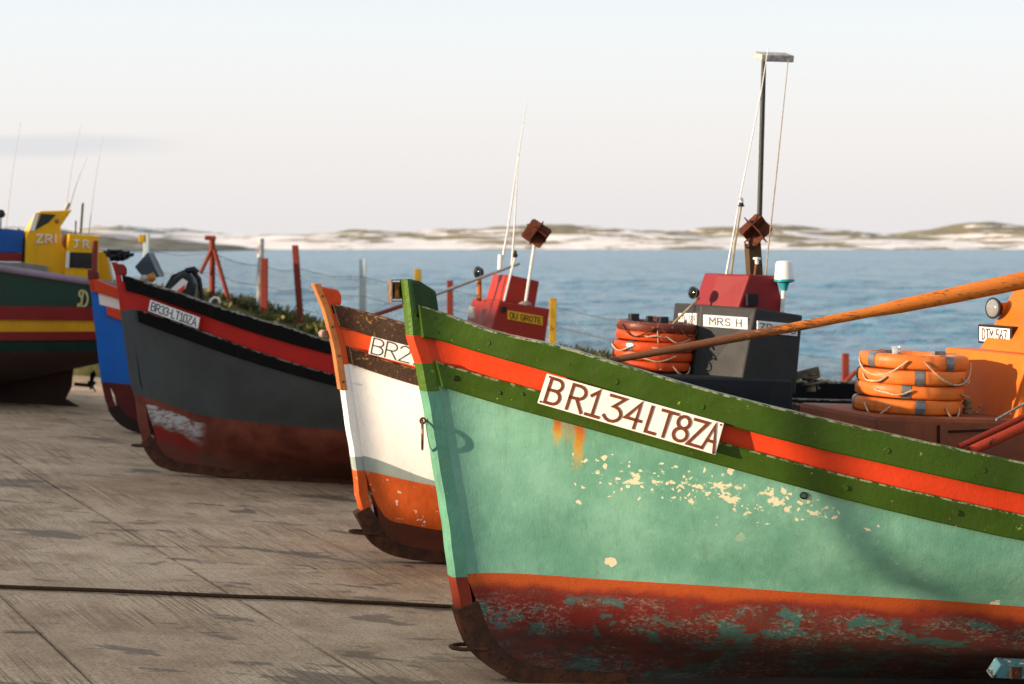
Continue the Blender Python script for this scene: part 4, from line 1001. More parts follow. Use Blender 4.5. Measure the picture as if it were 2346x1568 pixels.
rod(WB, 'whip_antenna', [WB.bp(1751, 706, .28), WB.bp(1757, 600, .28), WB.bp(1781, 380, .26), WB.bp(1806, 137, .2)], [.008, .0045, .004, .0025], M['whip_brown'], 6)
mb = MB(); mb.lathe([(.05, 0), (.045, .012), (.02, .03), (.012, .06)], WB.bp(1751, 712, .28), (0, 0, 1), 14); mb.build('antenna_base', M['whip_brown'], None, WB, smooth=40)
lp = rod(WB, 'lamp_pole', [WB.bp(1673, 640, .15), WB.bp(1684, 560, .15), WB.bp(1698, 474, .15)], [.0085, .007, .0065], M['whip_brown'], 8)
mb = MB(); c0 = WB.bp(1698, 473, .15); mb.lathe([(.02, -.002), (.02, .006), (.015, .008), (.015, .022)], c0, (0, 0, 1), 14); mb.build('lamp_base', M['black'], lp, WB, smooth=40)
mb = MB(); mb.lathe([(.013, .022), (.014, .042), (.010, .052), (.002, .054)], c0, (0, 0, 1), 14); mb.build('lamp_lens', M['glass'], lp, WB, smooth=40)
reflector(WB, 'radar_reflector', WB.bp(1731, 527, .14), .165, M['rust_red'], Matrix.Rotation(R(28), 3, 'Z') @ Matrix.Rotation(R(38), 3, 'X') @ Matrix.Rotation(R(30), 3, 'Y'))
rod(WB, 'reflector_bracket', [WB.bp(1735, 570, .1), WB.bp(1712, 568, .15), WB.bp(1706, 556, .16), WB.bp(1716, 546, .15)], .006, M['rust'], 6)
vp = rod(WB, 'vent_pipe', [WB.bp(1728, 640, .2), WB.bp(1733, 600, .2)], .008, M['rust_light'])
mb = MB(); mb.lathe([(.012, -.015), (.012, .01), (.023, .014), (.023, .026), (.004, .028)], WB.bp(1734, 600, .2), (0, 0, 1), 14); mb.build('vent_cap', M['white_plastic'], vp, WB, smooth=40)
ba = rod(WB, 'beacon_pole', [WB.bp(1791, 722, .36), WB.bp(1796, 660, .36)], .013, M['whip'])
c0 = WB.bp(1797, 666, .36)
mb = MB(); mb.lathe([(.018, 0), (.024, .03), (.03, .045), (.062, .055), (.062, .068)], c0, (0, 0, 1), 20); mb.build('beacon_base', M['teal_plastic'], ba, WB, smooth=40)
mb = MB(); mb.lathe([(.062, .069), (.060, .09), (.053, .165), (.046, .178), (.02, .182), (.003, .183)], c0, (0, 0, 1), 22); mb.build('beacon_dome', M['white_plastic'], ba, WB, smooth=40)
arm = rod(WB, 'lamp_arm', [WB.bp(1528, 756, .12), WB.bp(1603, 682, .12)], .008, M['whip_brown'])
spot(WB, 'search_light', WB.bp(1588, 671, .12), (-.9, -.35, .1), .037, (M['black'], M['dark_glass']), 1.0)
for x, yt, t in ((1452, 719, -.05), (1488, 724, .0), (1519, 726, .02)):
    a, b = WB.bp(x, yt, t), WB.bp(x - 4, 860, t); mb = MB(); k = .028 if x != 1488 else .018
    mb.prism([b + Vector((sx * k, sy * k, 0)) for sx, sy in ((-1, -1), (1, -1), (1, 1), (-1, 1))], [a + Vector((sx * k, sy * k, 0)) for sx, sy in ((-1, -1), (1, -1), (1, 1), (-1, 1))]); mb.build('bitt', M['slate'], None, WB, bevel=.005)
rod(WB, 'hose', [WB.bp(x, y, .05) for x, y in ((1462, 750), (1468, 742), (1480, 738), (1496, 738), (1508, 744), (1514, 752))], .006, M['black'], 8)
rc = WB.bp(1487, 850, .03); zb = max(wtz(rc.x), WB.bp(1487, 850, .22).z) - .0
for i in range(5):
    wpos = WB.world(Vector((rc.x + .012 * i + (0, .01, -.006, .008, 0)[i], rc.y + (0, .006, -.01, .005, 0)[i], wtz(rc.x) + .012 + .058 * i)))
    life_ring(wpos, (R((.3, -.5, .6, -.3, .5)[i]), R((3, 3.5, 2.5, 4, 3.5)[i]), 0), .50, .060, M['ring_peel'] if i == 4 else M['ring_deep'],
        ['deep orange life ring at the bottom of the stack before the grey cabin', 'deep orange life ring second from bottom before the grey cabin', 'deep orange life ring in the middle of the stack before the grey cabin', 'deep orange life ring second from top before the grey cabin', 'peeling brown life ring topping the stack before the grey cabin'][i],
        [-128, -38, 52, 142], [[(-60, -20, .05), (100, 150, .04)], [(-120, -60, .03)], [(-170, -120, .03), (-95, -50, .02)], [(-110, -80, .0), (-80, -40, .03)], [(-150, -95, .06), (-60, -20, .05)]][i], 0, i in (2, 4) and i != 4, M['rope_dark'] if i == 4 else None)
st_ = MB(); st_.tube([WB.bp(1506, 747, .26), WB.bp(1509, 800, .26), WB.bp(1512, 836, .26)], .004, 6); st_.lathe([(.006, 0), (.014, -.02), (.02, -.04), (.004, -.042)], WB.bp(1512, 832, .26), (0, 0, 1), 10); st_.build('lashing', M['rope_pale'], None, WB, smooth=50)
# winch with rope on the after deck
wn = WB.world(WB.bp(1858, 897, .35)); mb = MB()
mb.lathe([(.03, 0), (.03, .05), (.018, .06), (.018, .09), (.035, .10), (.035, .115), (.005, .12)], (0, 0, 0), (0, 0, 1), 14); mb.box((-.03, 0, .11), (.16, .05, .045), Matrix.Rotation(-.25, 3, 'Y'))
mb.tube([(-.1, 0, .13), (-.13, 0, .10), (-.16, 0, .02), (-.2, 0, -.03)], .011, 8); mb.tube([(.05 * math.cos(a), .04 * math.sin(a), .02 + a * .006) for a in [i * .45 for i in range(34)]], .01, 6)
o = mb.build('winch', plain('winch_rope_and_iron', '#6b6252', .8, .1, .4, .8, 40), smooth=50); o.location = wn; tag(o, 'small winch wrapped in grey rope behind the grey cabin', 'winch')

# ------------------------------------------------------------------ DARK GREY BOAT (third)
M['d_grey'] = paint('charcoal_topside_paint', '#454b4c', .5, .18, .2, [('#8d8f8c', 34, .77)], .25)
M['d_black'] = paint('black_strake_paint', '#0a0a0c', .6, .2, .1, [('#8a7f6a', 50, .79)], .4, spec=.12, edge='#8a8272')
M['d_red'] = paint('red_band_paint', '#b3201a', .45, .12, .15, [], .25)
def dark_bottom():
    m = NT('dark_boat_bottom'); co = m.coord('Object'); uv = m.sep(m.coord('WL')); u, v = uv[0], uv[1]
    a = m.noise(co, 5, 8, .65); c = m.mix(m.step(a, .3, .7), srgb('#5a2a22'), srgb('#7c4434'))
    wob = m.math('ADD', v, m.math('MULTIPLY', m.math('SUBTRACT', m.noise(co, 6, 7, .65), .5), .12)); wu = m.math('ADD', u, m.math('MULTIPLY', m.math('SUBTRACT', m.noise(co, 12, 5), .5), .05))
    k = m.math('MULTIPLY', m.math('MULTIPLY', m.step(wob, .045, .06), m.step(wob, .28, .14)), m.step(wu, .52, .42))
    k = m.math('MULTIPLY', k, m.step(m.noise(m.coord('Object', (2.2, 2.2, 5)), 5, 10, .72), .38, .56)); c = m.mix(m.math('MULTIPLY', k, .8), c, srgb('#bcc4c4'))
    c = m.mix(m.math('MULTIPLY', m.step(wob, .2, .23), m.step(wu, .5, .4)), c, srgb('#7a2019'))
    lo = m.step(wob, .25, .36); c = m.mix(m.math('MULTIPLY', lo, .6), c, srgb('#4a3a30'))
    return m.done(c, .7, 0, m.bump(a, .5, .008), .25)
M['d_bottom'] = dark_bottom()
DB = new_boat('fishing_boat', (-2.83, 13.8), 'charcoal hulled boat with red band and black strakes')
DH = Hull(DB, [(-.19, 1.80), (-.18, 1.766), (-.151, 1.677), (-.115, 1.408), (-.041, .856), (-.005, .74), (.017, .562), (.053, .397), (.076, .337), (.144, .242), (.308, .18), (.782, .10)],
  ext([(.06, 1.67), (.21, 1.619), (.47, 1.529), (.8, 1.405), (1.18, 1.291), (1.46, 1.19)], [(2, 1.06), (2.6, .95), (3.2, .87), (4.2, .76), (5.5, .68), (7, .63), (8.2, .63)]),
  ext([(.06, 1.553), (.23, 1.505), (.52, 1.403), (.95, 1.244), (1.48, 1.086)], [(2, .955), (2.6, .845), (3.2, .765), (4.2, .655), (5.5, .575), (7, .525), (8.2, .52)]),
  ext([(.06, 1.42), (.2, 1.388), (.5, 1.285), (.82, 1.156), (1.47, .941)], [(2, .80), (2.6, .69), (3.2, .61), (4.2, .50), (5.5, .42), (7, .37), (8.2, .37)]),
  ext([(.06, 1.345), (.39, 1.216), (.81, 1.059), (1.48, .854)], [(2, .715), (2.6, .605), (3.2, .525), (4.2, .415), (5.5, .335), (7, .285), (8.2, .28)]),
  ext([(.06, .75), (.19, .715), (.42, .628), (.75, .573), (1.49, .505)], [(2, .455), (3, .36), (4.2, .245), (5.5, .13), (7, .02), (8.2, -.06)]),
  [(0, .42), (.06, .33), (.2, .25), (.65, .19), (1.5, .11), (3, -.02), (5, -.19), (8.2, -.46)])
DH.build([M['d_red'], M['d_grey'], M['d_bottom']], lambda i: 0 if i < 2 else (1 if i < 8 else 2), deck_paint('dark_boat_deck', '#4a4744'))
for sd in (1, -1):
    DH.strake('gunwale', 'L0', 'L1', M['d_black'], .034, r0=-.005, inner=.05, side=sd)
    DH.strake('rubbing_strake', 'L2', 'L3', M['d_black'], .034, r0=.06, side=sd)
DH.stem_post([M['d_red'], M['d_grey'], M['d_bottom']], lambda z: 0 if z > 1.41 else (1 if z > .755 else 2), 1.765, .36, w=.045, wf=.018)
stem_head(DB, [pt(DB, 262, 604), pt(DB, 285, 606), pt(DB, 292, 616), pt(DB, 291, 632), pt(DB, 266, 630)], .05, paint('dark_red_stem_head', '#7e1f1c', .5, .2, .2))
DH.foot_shoe(smooth_path([(.04, .40), (.053, .385), (.076, .33), (.144, .238), (.22, .205), (.308, .178), (.782, .112), (1.6, .035)], 3), M['rust'], 'keel_shoe', .05, hfun=lambda i: lerp_tab([(0, .085), (9, .10), (15, .08), (21, .06)], i))
DH.foot_shoe([(1.6 + .45 * i, DB.gz(1.6 + .45 * i) - .01) for i in range(14)], M['rust'], 'keel', .045, .085)
hk = Vector((.06, 0, .375)); mb = MB(); mb.tube([hk + Vector((.06, -.05, 0)), hk + Vector((-.07, -.035, .012)), hk + Vector((-.09, 0, .013)), hk + Vector((-.07, .035, .012)), hk + Vector((.06, .05, 0))], .009, 8); mb.build('hauling_hook', M['rust'], None, DB, smooth=60)
a_t = .185; b_t = .345
sign(DB, 'number_plate', [DB.bp(344, 687, a_t), DB.bp(458, 728, b_t), DB.bp(453, 754, b_t), DB.bp(339, 713, a_t)], .012, white_plate, 'BR3`3`-LT10ZA', plain('green_black_letters', '#2a3026', .5), pad=(.05, .16), stroke=.13, gap=.16, bevel=.004, label='white plate reading BR33-LT10ZA')
# red cabin
M['cab_red'] = paint('brick_red_paint', '#9c2a1c', .5, .15, .2, [('#c98a7a', 40, .8)], .25)
oc, oct_, ocb = cabin(DB, 'cabin', [((1144, 689), (1113, 800), .36), ((1260, 708), (1247, 800), .36)], M['cab_red'], .012)
ou, out_, oub = cabin(DB, 'engine_box', [((1168, 630), (1150, 690), .22), ((1236, 645), (1226, 704), .22)], M['cab_red'], .01)
z1 = oct_[0].z - .09; E0, E1 = lean(oct_[0], ocb[0], z1), lean(oct_[1], ocb[1], z1)
yel = plain('yellow_plate', '#d9a312', .45, 0, .1, .05)
plate_on(DB, E0, E1, 1163, 711, 732, 1243, 725, 747, 'OU GROTE', 'name_plate', 'yellow plate reading OU GROTE', .2, .16, yel)
mb = MB(); mb.box(DB.bp(1154, 709, .375), (.04, .02, .045)); mb.build('lamp_box', M['black'], None, DB, bevel=.004)
mb = MB(); mb.box(DB.bp(1081, 716, .05), (.02, .11, .09)); mb.build('plaque', plain('pale_plaque', '#c9beb4', .6), None, DB, bevel=.004)
rod(DB, 'boom', [DB.bp(862, 721, .3), DB.bp(1000, 674, .2), DB.bp(1190, 604, .1)], [.014, .014, .012], M['steel'], 10)
rod(DB, 'boom_end', [DB.bp(858, 722.5, .303), DB.bp(950, 691, .236)], .0165, paint('red_brown_boom', '#8a3a30', .5), 10)
sp = rod(DB, 'upright_post', [DB.bp(1098, 690, .0), DB.bp(1098, 640, .0)], .02, paint('orange_black_post', '#b2601e', .6, .3, .3, [('#1b1714', 12, .5)]))
spot(DB, 'search_light', DB.bp(1095, 625, .0), (-.9, -.3, 0), .048, (M['black'], M['dark_glass']), .9)
wb0 = rod(DB, 'whip_base', [DB.bp(1145, 625, .0), DB.bp(1147, 584, .0)], [.02, .022], M['white_plastic'], 12)
rod(DB, 'whip_antenna', [DB.bp(1152, 590, .0), DB.bp(1163, 530, .0), DB.bp(1186, 370, 0), DB.bp(1206, 235, .0)], [.011, .007, .005, .003], M['whip'], 6)
rod(DB, 'whip_antenna', [DB.bp(1171, 632, .05), DB.bp(1178, 530, .05), DB.bp(1188, 352, .05)], [.010, .007, .003], M['whip'], 6)
lp = rod(DB, 'lamp_pole', [DB.bp(1155, 690, .25), DB.bp(1180, 588, .2)], .009, M['whip'], 8)
mb = MB(); mb.lathe([(.014, -.012), (.02, .0), (.02, .015), (.012, .018), (.013, .04), (.003, .045)], DB.bp(1180.5, 587, .2), (0, 0, 1), 12); mb.build('lamp_lens', M['black'], lp, DB, smooth=40)
rod(DB, 'reflector_pole', [DB.bp(1203, 700, .3), DB.bp(1225, 556, .3)], .0125, M['whip'], 8)
mb = MB(); mb.lathe([(.06, 0), (.05, .015), (.02, .03)], DB.bp(1203, 699, .3), (0, 0, 1), 12); mb.build('pole_base', M['wood_grey'], None, DB, smooth=40)
reflector(DB, 'radar_reflector', DB.bp(1229, 535, .3), .185, M['rust_red'], Matrix.Rotation(R(62), 3, 'Z') @ Matrix.Rotation(R(33), 3, 'X') @ Matrix.Rotation(R(22), 3, 'Y'))

# ------------------------------------------------------------------ BLUE BOAT (fourth)
M['b_blue'] = paint('cobalt_topside_paint', '#1560b8', .45, .12, .15, [], .2)
M['b_orange'] = paint('orange_red_strake', '#c9401c', .5, .12, .15, [], .2)
M['b_white'] = paint('white_band', '#e6dcd4', .5, .1, .1)
M['b_bottom'] = paint('maroon_bottom', '#5c211e', .65, .3, .4)
BB = new_boat('fishing_boat', (-3.68, 16.5), 'bright blue bow with orange strakes behind the charcoal boat')
BH = Hull(BB, [(-.142, 1.70), (-.139, 1.673), (-.109, 1.48), (-.016, .663), (.02, .50), (.06, .39), (.15, .28), (.313, .20), (.6, .17)],
  ext([(.06, 1.585), (.2, 1.529)], [(.6, 1.37), (1.2, 1.17), (1.7, 1.04), (2, .97), (3, .80), (4.2, .68), (5.5, .6), (8.2, .55)]),
  ext([(.06, 1.465), (.23, 1.411)], [(.6, 1.25), (1.2, 1.05), (1.7, .92), (2, .85), (3, .68), (4.2, .56), (5.5, .48), (8.2, .43)]),
  ext([(.06, 1.36), (.23, 1.314)], [(.6, 1.16), (1.2, .96), (1.7, .83), (2, .76), (3, .59), (4.2, .47), (5.5, .39), (8.2, .34)]),
  ext([(.06, 1.285), (.24, 1.216)], [(.6, 1.06), (1.2, .86), (1.7, .74), (2, .67), (3, .52), (4.2, .41), (5.5, .33), (8.2, .28)]),
  ext([(.06, .66), (.26, .636)], [(.75, .59), (1.5, .53), (2, .48), (3, .40), (4.2, .29), (5.5, .17), (7, .06), (8.2, -.02)]),
  [(0, .50), (.06, .40), (.2, .30), (.65, .24), (1.5, .15), (3, .02), (5, -.15), (8.2, -.42)])
BH.rs = [r for r in RS if r < 5.0]
BH.build([M['b_white'], M['b_blue'], M['b_bottom']], lambda i: 0 if i < 2 else (1 if i < 8 else 2), deck_paint('blue_boat_deck', '#6a6660'))
for sd in (1, -1):
    BH.strake('gunwale', 'L0', 'L1', M['b_orange'], .03, r0=-.03, inner=.05, side=sd); BH.strake('rubbing_strake', 'L2', 'L3', M['b_orange'], .03, r0=.06, side=sd)
BH.stem_post([M['b_blue'], M['b_bottom'], M['b_orange']], lambda z: 2 if z > 1.47 else (0 if z > .663 else 1), 1.64, .30, w=.045, wf=.02)
stem_head(BB, [pt(BB, 202, 617), pt(BB, 226, 622), pt(BB, 229, 640), pt(BB, 203, 642)], .05, paint('maroon_stem_head', '#6b2326', .5))
mb = MB(); a, b = BB.bp(218, 552, 0), BB.bp(216, 640, 0); mb.tube([b, a], .026, 6); mb.build('samson_post', paint('maroon_post', '#7c3028', .6), None, BB)
BH.foot_shoe(smooth_path([(.045, .43), (.06, .38), (.15, .27), (.313, .195), (.6, .16), (1.2, .115)], 3), paint('dark_keel', '#2c2320', .8, .4), 'keel_shoe', .055, .10)
BH.foot_shoe([(1.2 + .45 * i, BB.gz(1.2 + .45 * i) - .01) for i in range(9)], M['rust'], 'keel', .045, .085)

# gear in the blue boat
om = empty('outboard_motor', BB.world(BB.bp(425, 690, .25))); tag(om, 'black outboard motor with white and red panel, tilted above the charcoal gunwale', 'outboard motor')
mo = om.location
def WP(x, y, Y): return P(x, y, Y) - mo
Yo = mo.y
mb = MB(); cow = [WP(378, 668, Yo), WP(392, 640, Yo), WP(420, 622, Yo), WP(438, 632, Yo), WP(446, 660, Yo), WP(440, 690, Yo), WP(400, 690, Yo)]
mb.prism([p + Vector((0, .26, 0)) for p in cow], cow); mb.build('cowl', M['slate_dark'], om, bevel=.03)
mb = MB(); w4 = [WP(392, 662, Yo - .004), WP(418, 638, Yo - .004), WP(430, 645, Yo - .004), WP(424, 662, Yo - .004), WP(394, 682, Yo - .004)]; mb.prism([p + Vector((0, .02, 0)) for p in w4], w4); pn = mb.build('panel', M['white_plastic'], om)
mb = MB(); w4 = [WP(396, 674, Yo - .008), WP(424, 652, Yo - .008), WP(422, 664, Yo - .008), WP(398, 686, Yo - .008)]; mb.prism([p + Vector((0, .003, 0)) for p in w4], w4); mb.build('stripe', M['g_red'], pn)
for pts, r in (([(442, 622), (456, 640), (464, 690)], .022), ([(426, 622), (444, 618), (452, 626)], .03), ([(452, 648), (444, 700)], .012), ([(366, 684), (396, 634), (428, 620)], .016)):
    mb = MB(); mb.tube([WP(x, y, Yo + .1) for x, y in pts], r, 8); mb.build('bracket', M['black'] if r > .013 else M['steel'], om, smooth=50)
gp = P(337, 632, 17.6); mb = MB(); ho = [P(x, y, 17.6) - gp for x, y in ((308, 612), (338, 578), (365, 634), (330, 640))]
mb.prism([p + Vector((0, .3, 0)) for p in ho], ho); o = mb.build('hatch_cover', paint('slate_hatch', '#34424a', .5, .15, .15, [], .1), bevel=.012); o.location = gp; tag(o, 'slate grey hatch cover tilted up behind the charcoal bow', 'hatch')
o = MB(); [o.tube([Vector((random.gauss(0, .05), random.gauss(0, .05), random.uniform(-.04, .04))), Vector((random.gauss(0, .05), random.gauss(0, .05), random.uniform(-.03, .06))), Vector((random.gauss(0, .055), random.gauss(0, .05), random.uniform(-.04, .06)))], .014, 6) for _ in range(46)]
o = o.build('net_heap', M['black'], smooth=50); o.location = P(272, 588, 17.7); tag(o, 'bundle of dark nets and gear behind the red stem head', 'nets')
b_ = MB(); b_.lathe([(.005, -.042), (.026, -.034), (.042, -.01), (.042, .012), (.026, .034), (.01, .042), (.01, .055)], (0, 0, 0), (.4, -.5, 1), 16); o = b_.build('buoy', plain('ochre_buoy', '#a8742c', .6, 0, .3), smooth=60); o.location = P(446 * 0 + 347, 637, 17.0); tag(o, 'small ochre buoy beside the slate hatch cover', 'buoy')
b_ = MB(); b_.lathe([(.005, -.042), (.028, -.034), (.04, -.01), (.04, .012), (.026, .034), (.005, .042)], (0, 0, 0), (1, -.3, .6), 16); o = b_.build('buoy', plain('dirty_white_buoy', '#a39a90', .6, 0, .3), smooth=60); o.location = P(330, 640, 17.1); tag(o, 'small dirty white buoy beside the slate hatch cover', 'buoy')
b_ = MB(); b_.tube([P(480, 697, 18.0), P(483, 688, 18.0), P(491, 682, 18.0), P(500, 684, 18.0), P(504, 694, 18.0)], .012, 8); o = b_.build('white_hoop', M['white_plastic'], smooth=50); tag(o, 'white pipe hoop beside the red strainer post', 'hoop')

# ------------------------------------------------------------------ FAR LEFT BOAT
LB = Boat((-4.62 - 6.2 * math.cos(R(18)), 18.6 - 6.2 * math.sin(R(18))), 18); LB.root = empty('fishing_boat', (LB.O.x, LB.O.y, LB.z0), LB.yaw)
tag(LB.root, 'dark green boat with red and yellow stripes and yellow cabin, far left', 'boat', 'fishing boats hauled out in a row on the slipway')
def left_boat():
    tp = 1.0
    lv = [(615, 648), (701, 706), (732, 732), (760, 760), (779, 779), (806, 806), (850, 838), (890, 846)]
    a = [LB.bp(0, y0, tp) for y0, y1 in lv]; b = [LB.bp(215, y1, tp) for y0, y1 in lv]
    s_end = b[0].x + .25
    beam = lambda s: tp * lerp_tab([(0, .04), (1, .42), (2.2, .8), (3.6, 1.02), (5, 1.06), (6.4, 1.0), (s_end, .93), (9, .9)], s)
    bk = [1, 1.0, 1.0, 1.0, 1.0, .97, .82, .5]
    S = [0, .5, 1, 1.6, 2.2, 3, 3.8, 4.6, 5.2, 5.6, 6, 6.3, 6.5, s_end]
    rows = []
    for i in range(len(lv)):
        k = (b[i].z - a[i].z) / (b[i].x - a[i].x)
        r = []
        for s in S:
            d = max(0, a[i].x - s); z = a[i].z + (s - a[i].x) * k * (1 if s > a[i].x else .55) + (.012 * d * d if i == 0 else .004 * d * d)
            r.append(Vector((s, -beam(s) * bk[i], z)))
        rows.append(r)
    keel = [Vector((s, -.03, min(LB.gz(s) + .28 + (.22 * max(0, (s - 5.7) / (s_end - 5.7)) ** 1.2 if s > 5.7 else 0), 9))) for s in S]
    rows.append(keel)
    mb = MB()
    mats = [paint('bottle_green_paint', '#1f3a2e', .45, .12, .2), paint('dark_red_stripe', '#7c1a17', .5, .12, .15), paint('yellow_stripe', '#d39a10', .5, .12, .2), paint('teal_black_paint', '#12352c', .6, .15, .3), paint('black_bottom', '#3a2824', .7, .2, .4)]
    zone = lambda i: [0, 1, 2, 1, 3, 4, 4, 4][i]
    for sg in (1, -1): mb.grid([[Vector((p.x, p.y * sg, p.z)) for p in r] for r in rows], mif=lambda i, k: zone(i), flip=sg < 0)
    n = len(S); nr = len(rows)
    for i in range(nr - 1): mb.f.append([i * n + n - 1, (i + 1) * n + n - 1, (i + 1 + nr) * n + n - 1, (i + nr) * n + n - 1]); mb.m.append(zone(i))
    mb.build('hull', mats, None, LB, smooth=50)
    lil = paint('lilac_gunwale', '#8d7a88', .5, .2, .25)
    for sg in (1, -1):
        mb = MB(); mb.tube([Vector((p.x, (p.y - .005) * sg, p.z)) for p in rows[0]], .035, 8); mb.build('gunwale', lil, None, LB, smooth=50)
        for i, (mi) in ((1, 1), (3, 1)):
            mb = MB(); q = [Vector((p.x, (p.y - .01) * sg, (p.z + w.z) / 2)) for p, w in zip(rows[i], rows[i + 1])]
            hh = abs(rows[i][9].z - rows[i + 1][9].z) / 2
            g = [[v + Vector((0, .02 * sg, hh)), v + Vector((0, -.018 * sg, hh)), v + Vector((0, -.018 * sg, -hh)), v + Vector((0, .02 * sg, -hh))] for v in q]
            mb.grid(g); mb.build('rubbing_strake', mats[1], None, LB)
    d = MB(); d.grid([[p + Vector((0, .05, -.12)) for p in rows[0]], [Vector((p.x, -p.y - .05, p.z - .12)) for p in rows[0]]]); d.build('deck', deck_paint('left_boat_deck', '#77706a'), None, LB)
    # deep keel with its pointed heel
    k1 = LB.bp(150, 913, .0); k2 = LB.bp(182, 936, 0); k3 = LB.bp(168, 862, 0)
    mb = MB(); out = [(k3.x, k3.z + .1), (k3.x - .01, k3.z), (k1.x + .06, k1.z + .12), (k1.x, k1.z), (k2.x, LB.gz(k2.x) + .0), (1.0, LB.gz(1.0) + .0), (.2, LB.gz(0) + .35), (.4, LB.gz(.4) + .5)]
    mb.prism([(s, -.05, z) for s, z in out], [(s, .05, z) for s, z in out]); mb.build('keel', mats[4], None, LB)
    sh_ = rod(LB, 'propeller_shaft', [LB.bp(170, 880, 0), LB.bp(208, 884, 0)], .018, M['rust'])
    mb = MB(); pc = LB.bp(208, 878, 0)
    for kx in range(3):
        a0 = R(95 + 120 * kx); ax1 = Vector((.25, math.cos(a0), math.sin(a0))); pr = Vector((.6, -math.sin(a0), math.cos(a0))).normalized()
        q = [pc + ax1 * .02 - pr * .02, pc + ax1 * .09 - pr * .045, pc + ax1 * .13, pc + ax1 * .09 + pr * .045, pc + ax1 * .02 + pr * .02]
        nn = ax1.cross(pr).normalized() * .005; mb.prism([v - nn for v in q], [v + nn for v in q])
    mb.lathe([(.024, -.03), (.024, .03), (.01, .05)], pc, (1, 0, 0), 10); mb.build('propeller', M['black'], None, LB, smooth=50)
    # script initial and two brown tapered marks on the side
    sc_ = [arc(.25, .75, .2, .2, 250, 60, 7) + arc(.3, .45, .42, .5, 75, -80, 9) + arc(.1, .05, .16, .1, -20, 200, 6) + [(.2, .06), (.36, .9)]]
    mb = MB(); o0 = LB.bp(180, 702, tp + .012); frame = (o0, Vector((1, 0, 0)), Vector((0, 0, 1)), Vector((0, -1, 0)))
    ribbon(mb, [(x * .12, y * .16) for x, y in sc_[0]], .018, 0, frame, .004); ol = mb.build('letter', plain('cream_script', '#b9b078', .5), None, LB); 
    st = plain('brown_mark', '#4c4438', .8, 0, .3)
    for xs in ((97, 84, 116), (126, 128, 134)):
        mb = MB(); q = [LB.bp(xs[0] - 6 if xs[0] < 110 else xs[0] - 2, 648, tp + .022), LB.bp(xs[0] + 4 if xs[0] < 110 else xs[0] + 4, 648, tp + .022), LB.bp(xs[2], 699, tp + .022), LB.bp(xs[1] - 8 if xs[0] < 110 else xs[1] - 10, 699, tp + .022)]
        mb.prism([p + Vector((0, .04, 0)) for p in q], q); mb.build('patch', st, None, LB)
    # yellow cabins
    yl = paint('yellow_cabin_paint', '#e0a80c', .5, .1, .12); wt_ = paint('white_frame_paint', '#ddd8d0', .5, .1, .1)
    def slab(name, pts, t, depth, mat, bev=.01, parent=None):
        q = [LB.bp(x, y, t) for x, y in pts]; mb = MB(); mb.prism([p + Vector((0, depth, 0)) for p in q], q); return mb.build(name, mat, parent, LB, bevel=bev)
    wh = slab('wheelhouse', [(56, 640), (60, 536), (139, 519), (141, 561), (152, 572), (153, 640)], .45, .8, yl)
    slab('wheelhouse_hood', [(60, 538), (92, 484), (139, 483), (165, 481), (139, 520)], .45, .8, yl)
    slab('windscreen', [(80, 528), (94, 490), (128, 492), (112, 510)], .456, .01, M['dark_glass'], 0, wh)
    slab('windscreen_frame', [(66, 530), (80, 488), (90, 486), (80, 529)], .46, .03, wt_, .004, wh)
    for x, y in ((130, 507),): bolt(LB, LB.bp(x, y, .455), (0, -1, 0), .022, M['brassy'], 'porthole', .3)
    p1, p2 = LB.bp(84, 556, .462), LB.bp(130, 556, .462); p3 = LB.bp(84, 538, .462)
    lettering('ZRI', p1, p2, p3, Vector((0, -1, 0)), wt_, wh, LB, pad=(.02, .02), stroke=.2, gap=.3, thick=.004)
    c2 = slab('cabin', [(148, 641), (154, 578), (158, 536), (192, 539), (227, 541), (227, 600), (228, 643)], .62, .9, yl)
    slab('window', [(160, 578), (211, 580), (210, 616), (159, 613)], .63, .012, M['dark_glass'], 0, c2)
    slab('window_frame', [(152, 576), (160, 577), (158, 616), (150, 614)], .636, .02, wt_, .003, c2)
    p1, p2 = LB.bp(170, 567, .632), LB.bp(204, 568, .632); p3 = LB.bp(170, 550, .632)
    lettering('JR', p1, p2, p3, Vector((0, -1, 0)), wt_, c2, LB, pad=(.02, .02), stroke=.18, gap=.4, thick=.004)
    slab('cabin_aft', [(226, 580), (240, 575), (250, 600), (256, 645), (226, 645)], .4, .7, yl)
    slab('cabin_aft_trim', [(243, 577), (250, 577), (262, 640), (256, 646)], .405, .5, wt_)
    slab('hatch_box', [(108, 630), (147, 632), (147, 645), (108, 642)], .75, .3, wt_)
    slab('locker', [(-60, 578), (-52, 520), (56, 528), (52, 580)], .35, .7, paint('blue_locker', '#164f9a', .5, .12, .15))
    slab('locker_base', [(-60, 578.5), (52, 580.5), (50, 600), (-60, 598)], .36, .72, mats[1])
    slab('coaming', [(-70, 600), (60, 603), (110, 610), (112, 632), (-70, 618)], .6, .5, paint('weathered_coaming', '#8b837c', .8, .3, .4))
    for (x0, y0, x1, y1, r, mt) in ((34, 590, 14, 590, .012, 'wood_grey'), (20, 592, 44, 525, .016, 'wood_grey'), (185, 535, 190, 465, .012, 'whip_brown'), (173, 540, 174, 506, .008, 'whip_brown'), (150, 482, 158, 465, .02, 'steel')):
        rod(LB, 'pole', [LB.bp(x0, y0, .3), LB.bp(x1, y1, .3)], r, M[mt], 6)
    for (x0, y0, x1, y1) in ((14, 520, 48, 278), (150, 482, 186, 280), (158, 480, 200, 360), (203, 538, 236, 312)):
        rod(LB, 'whip_antenna', [LB.bp(x0, y0, .2), LB.bp((x0 + x1) / 2 - 3, (y0 + y1) / 2, .2), LB.bp(x1, y1, .2)], [.006, .0035, .002], M['whip'], 5)
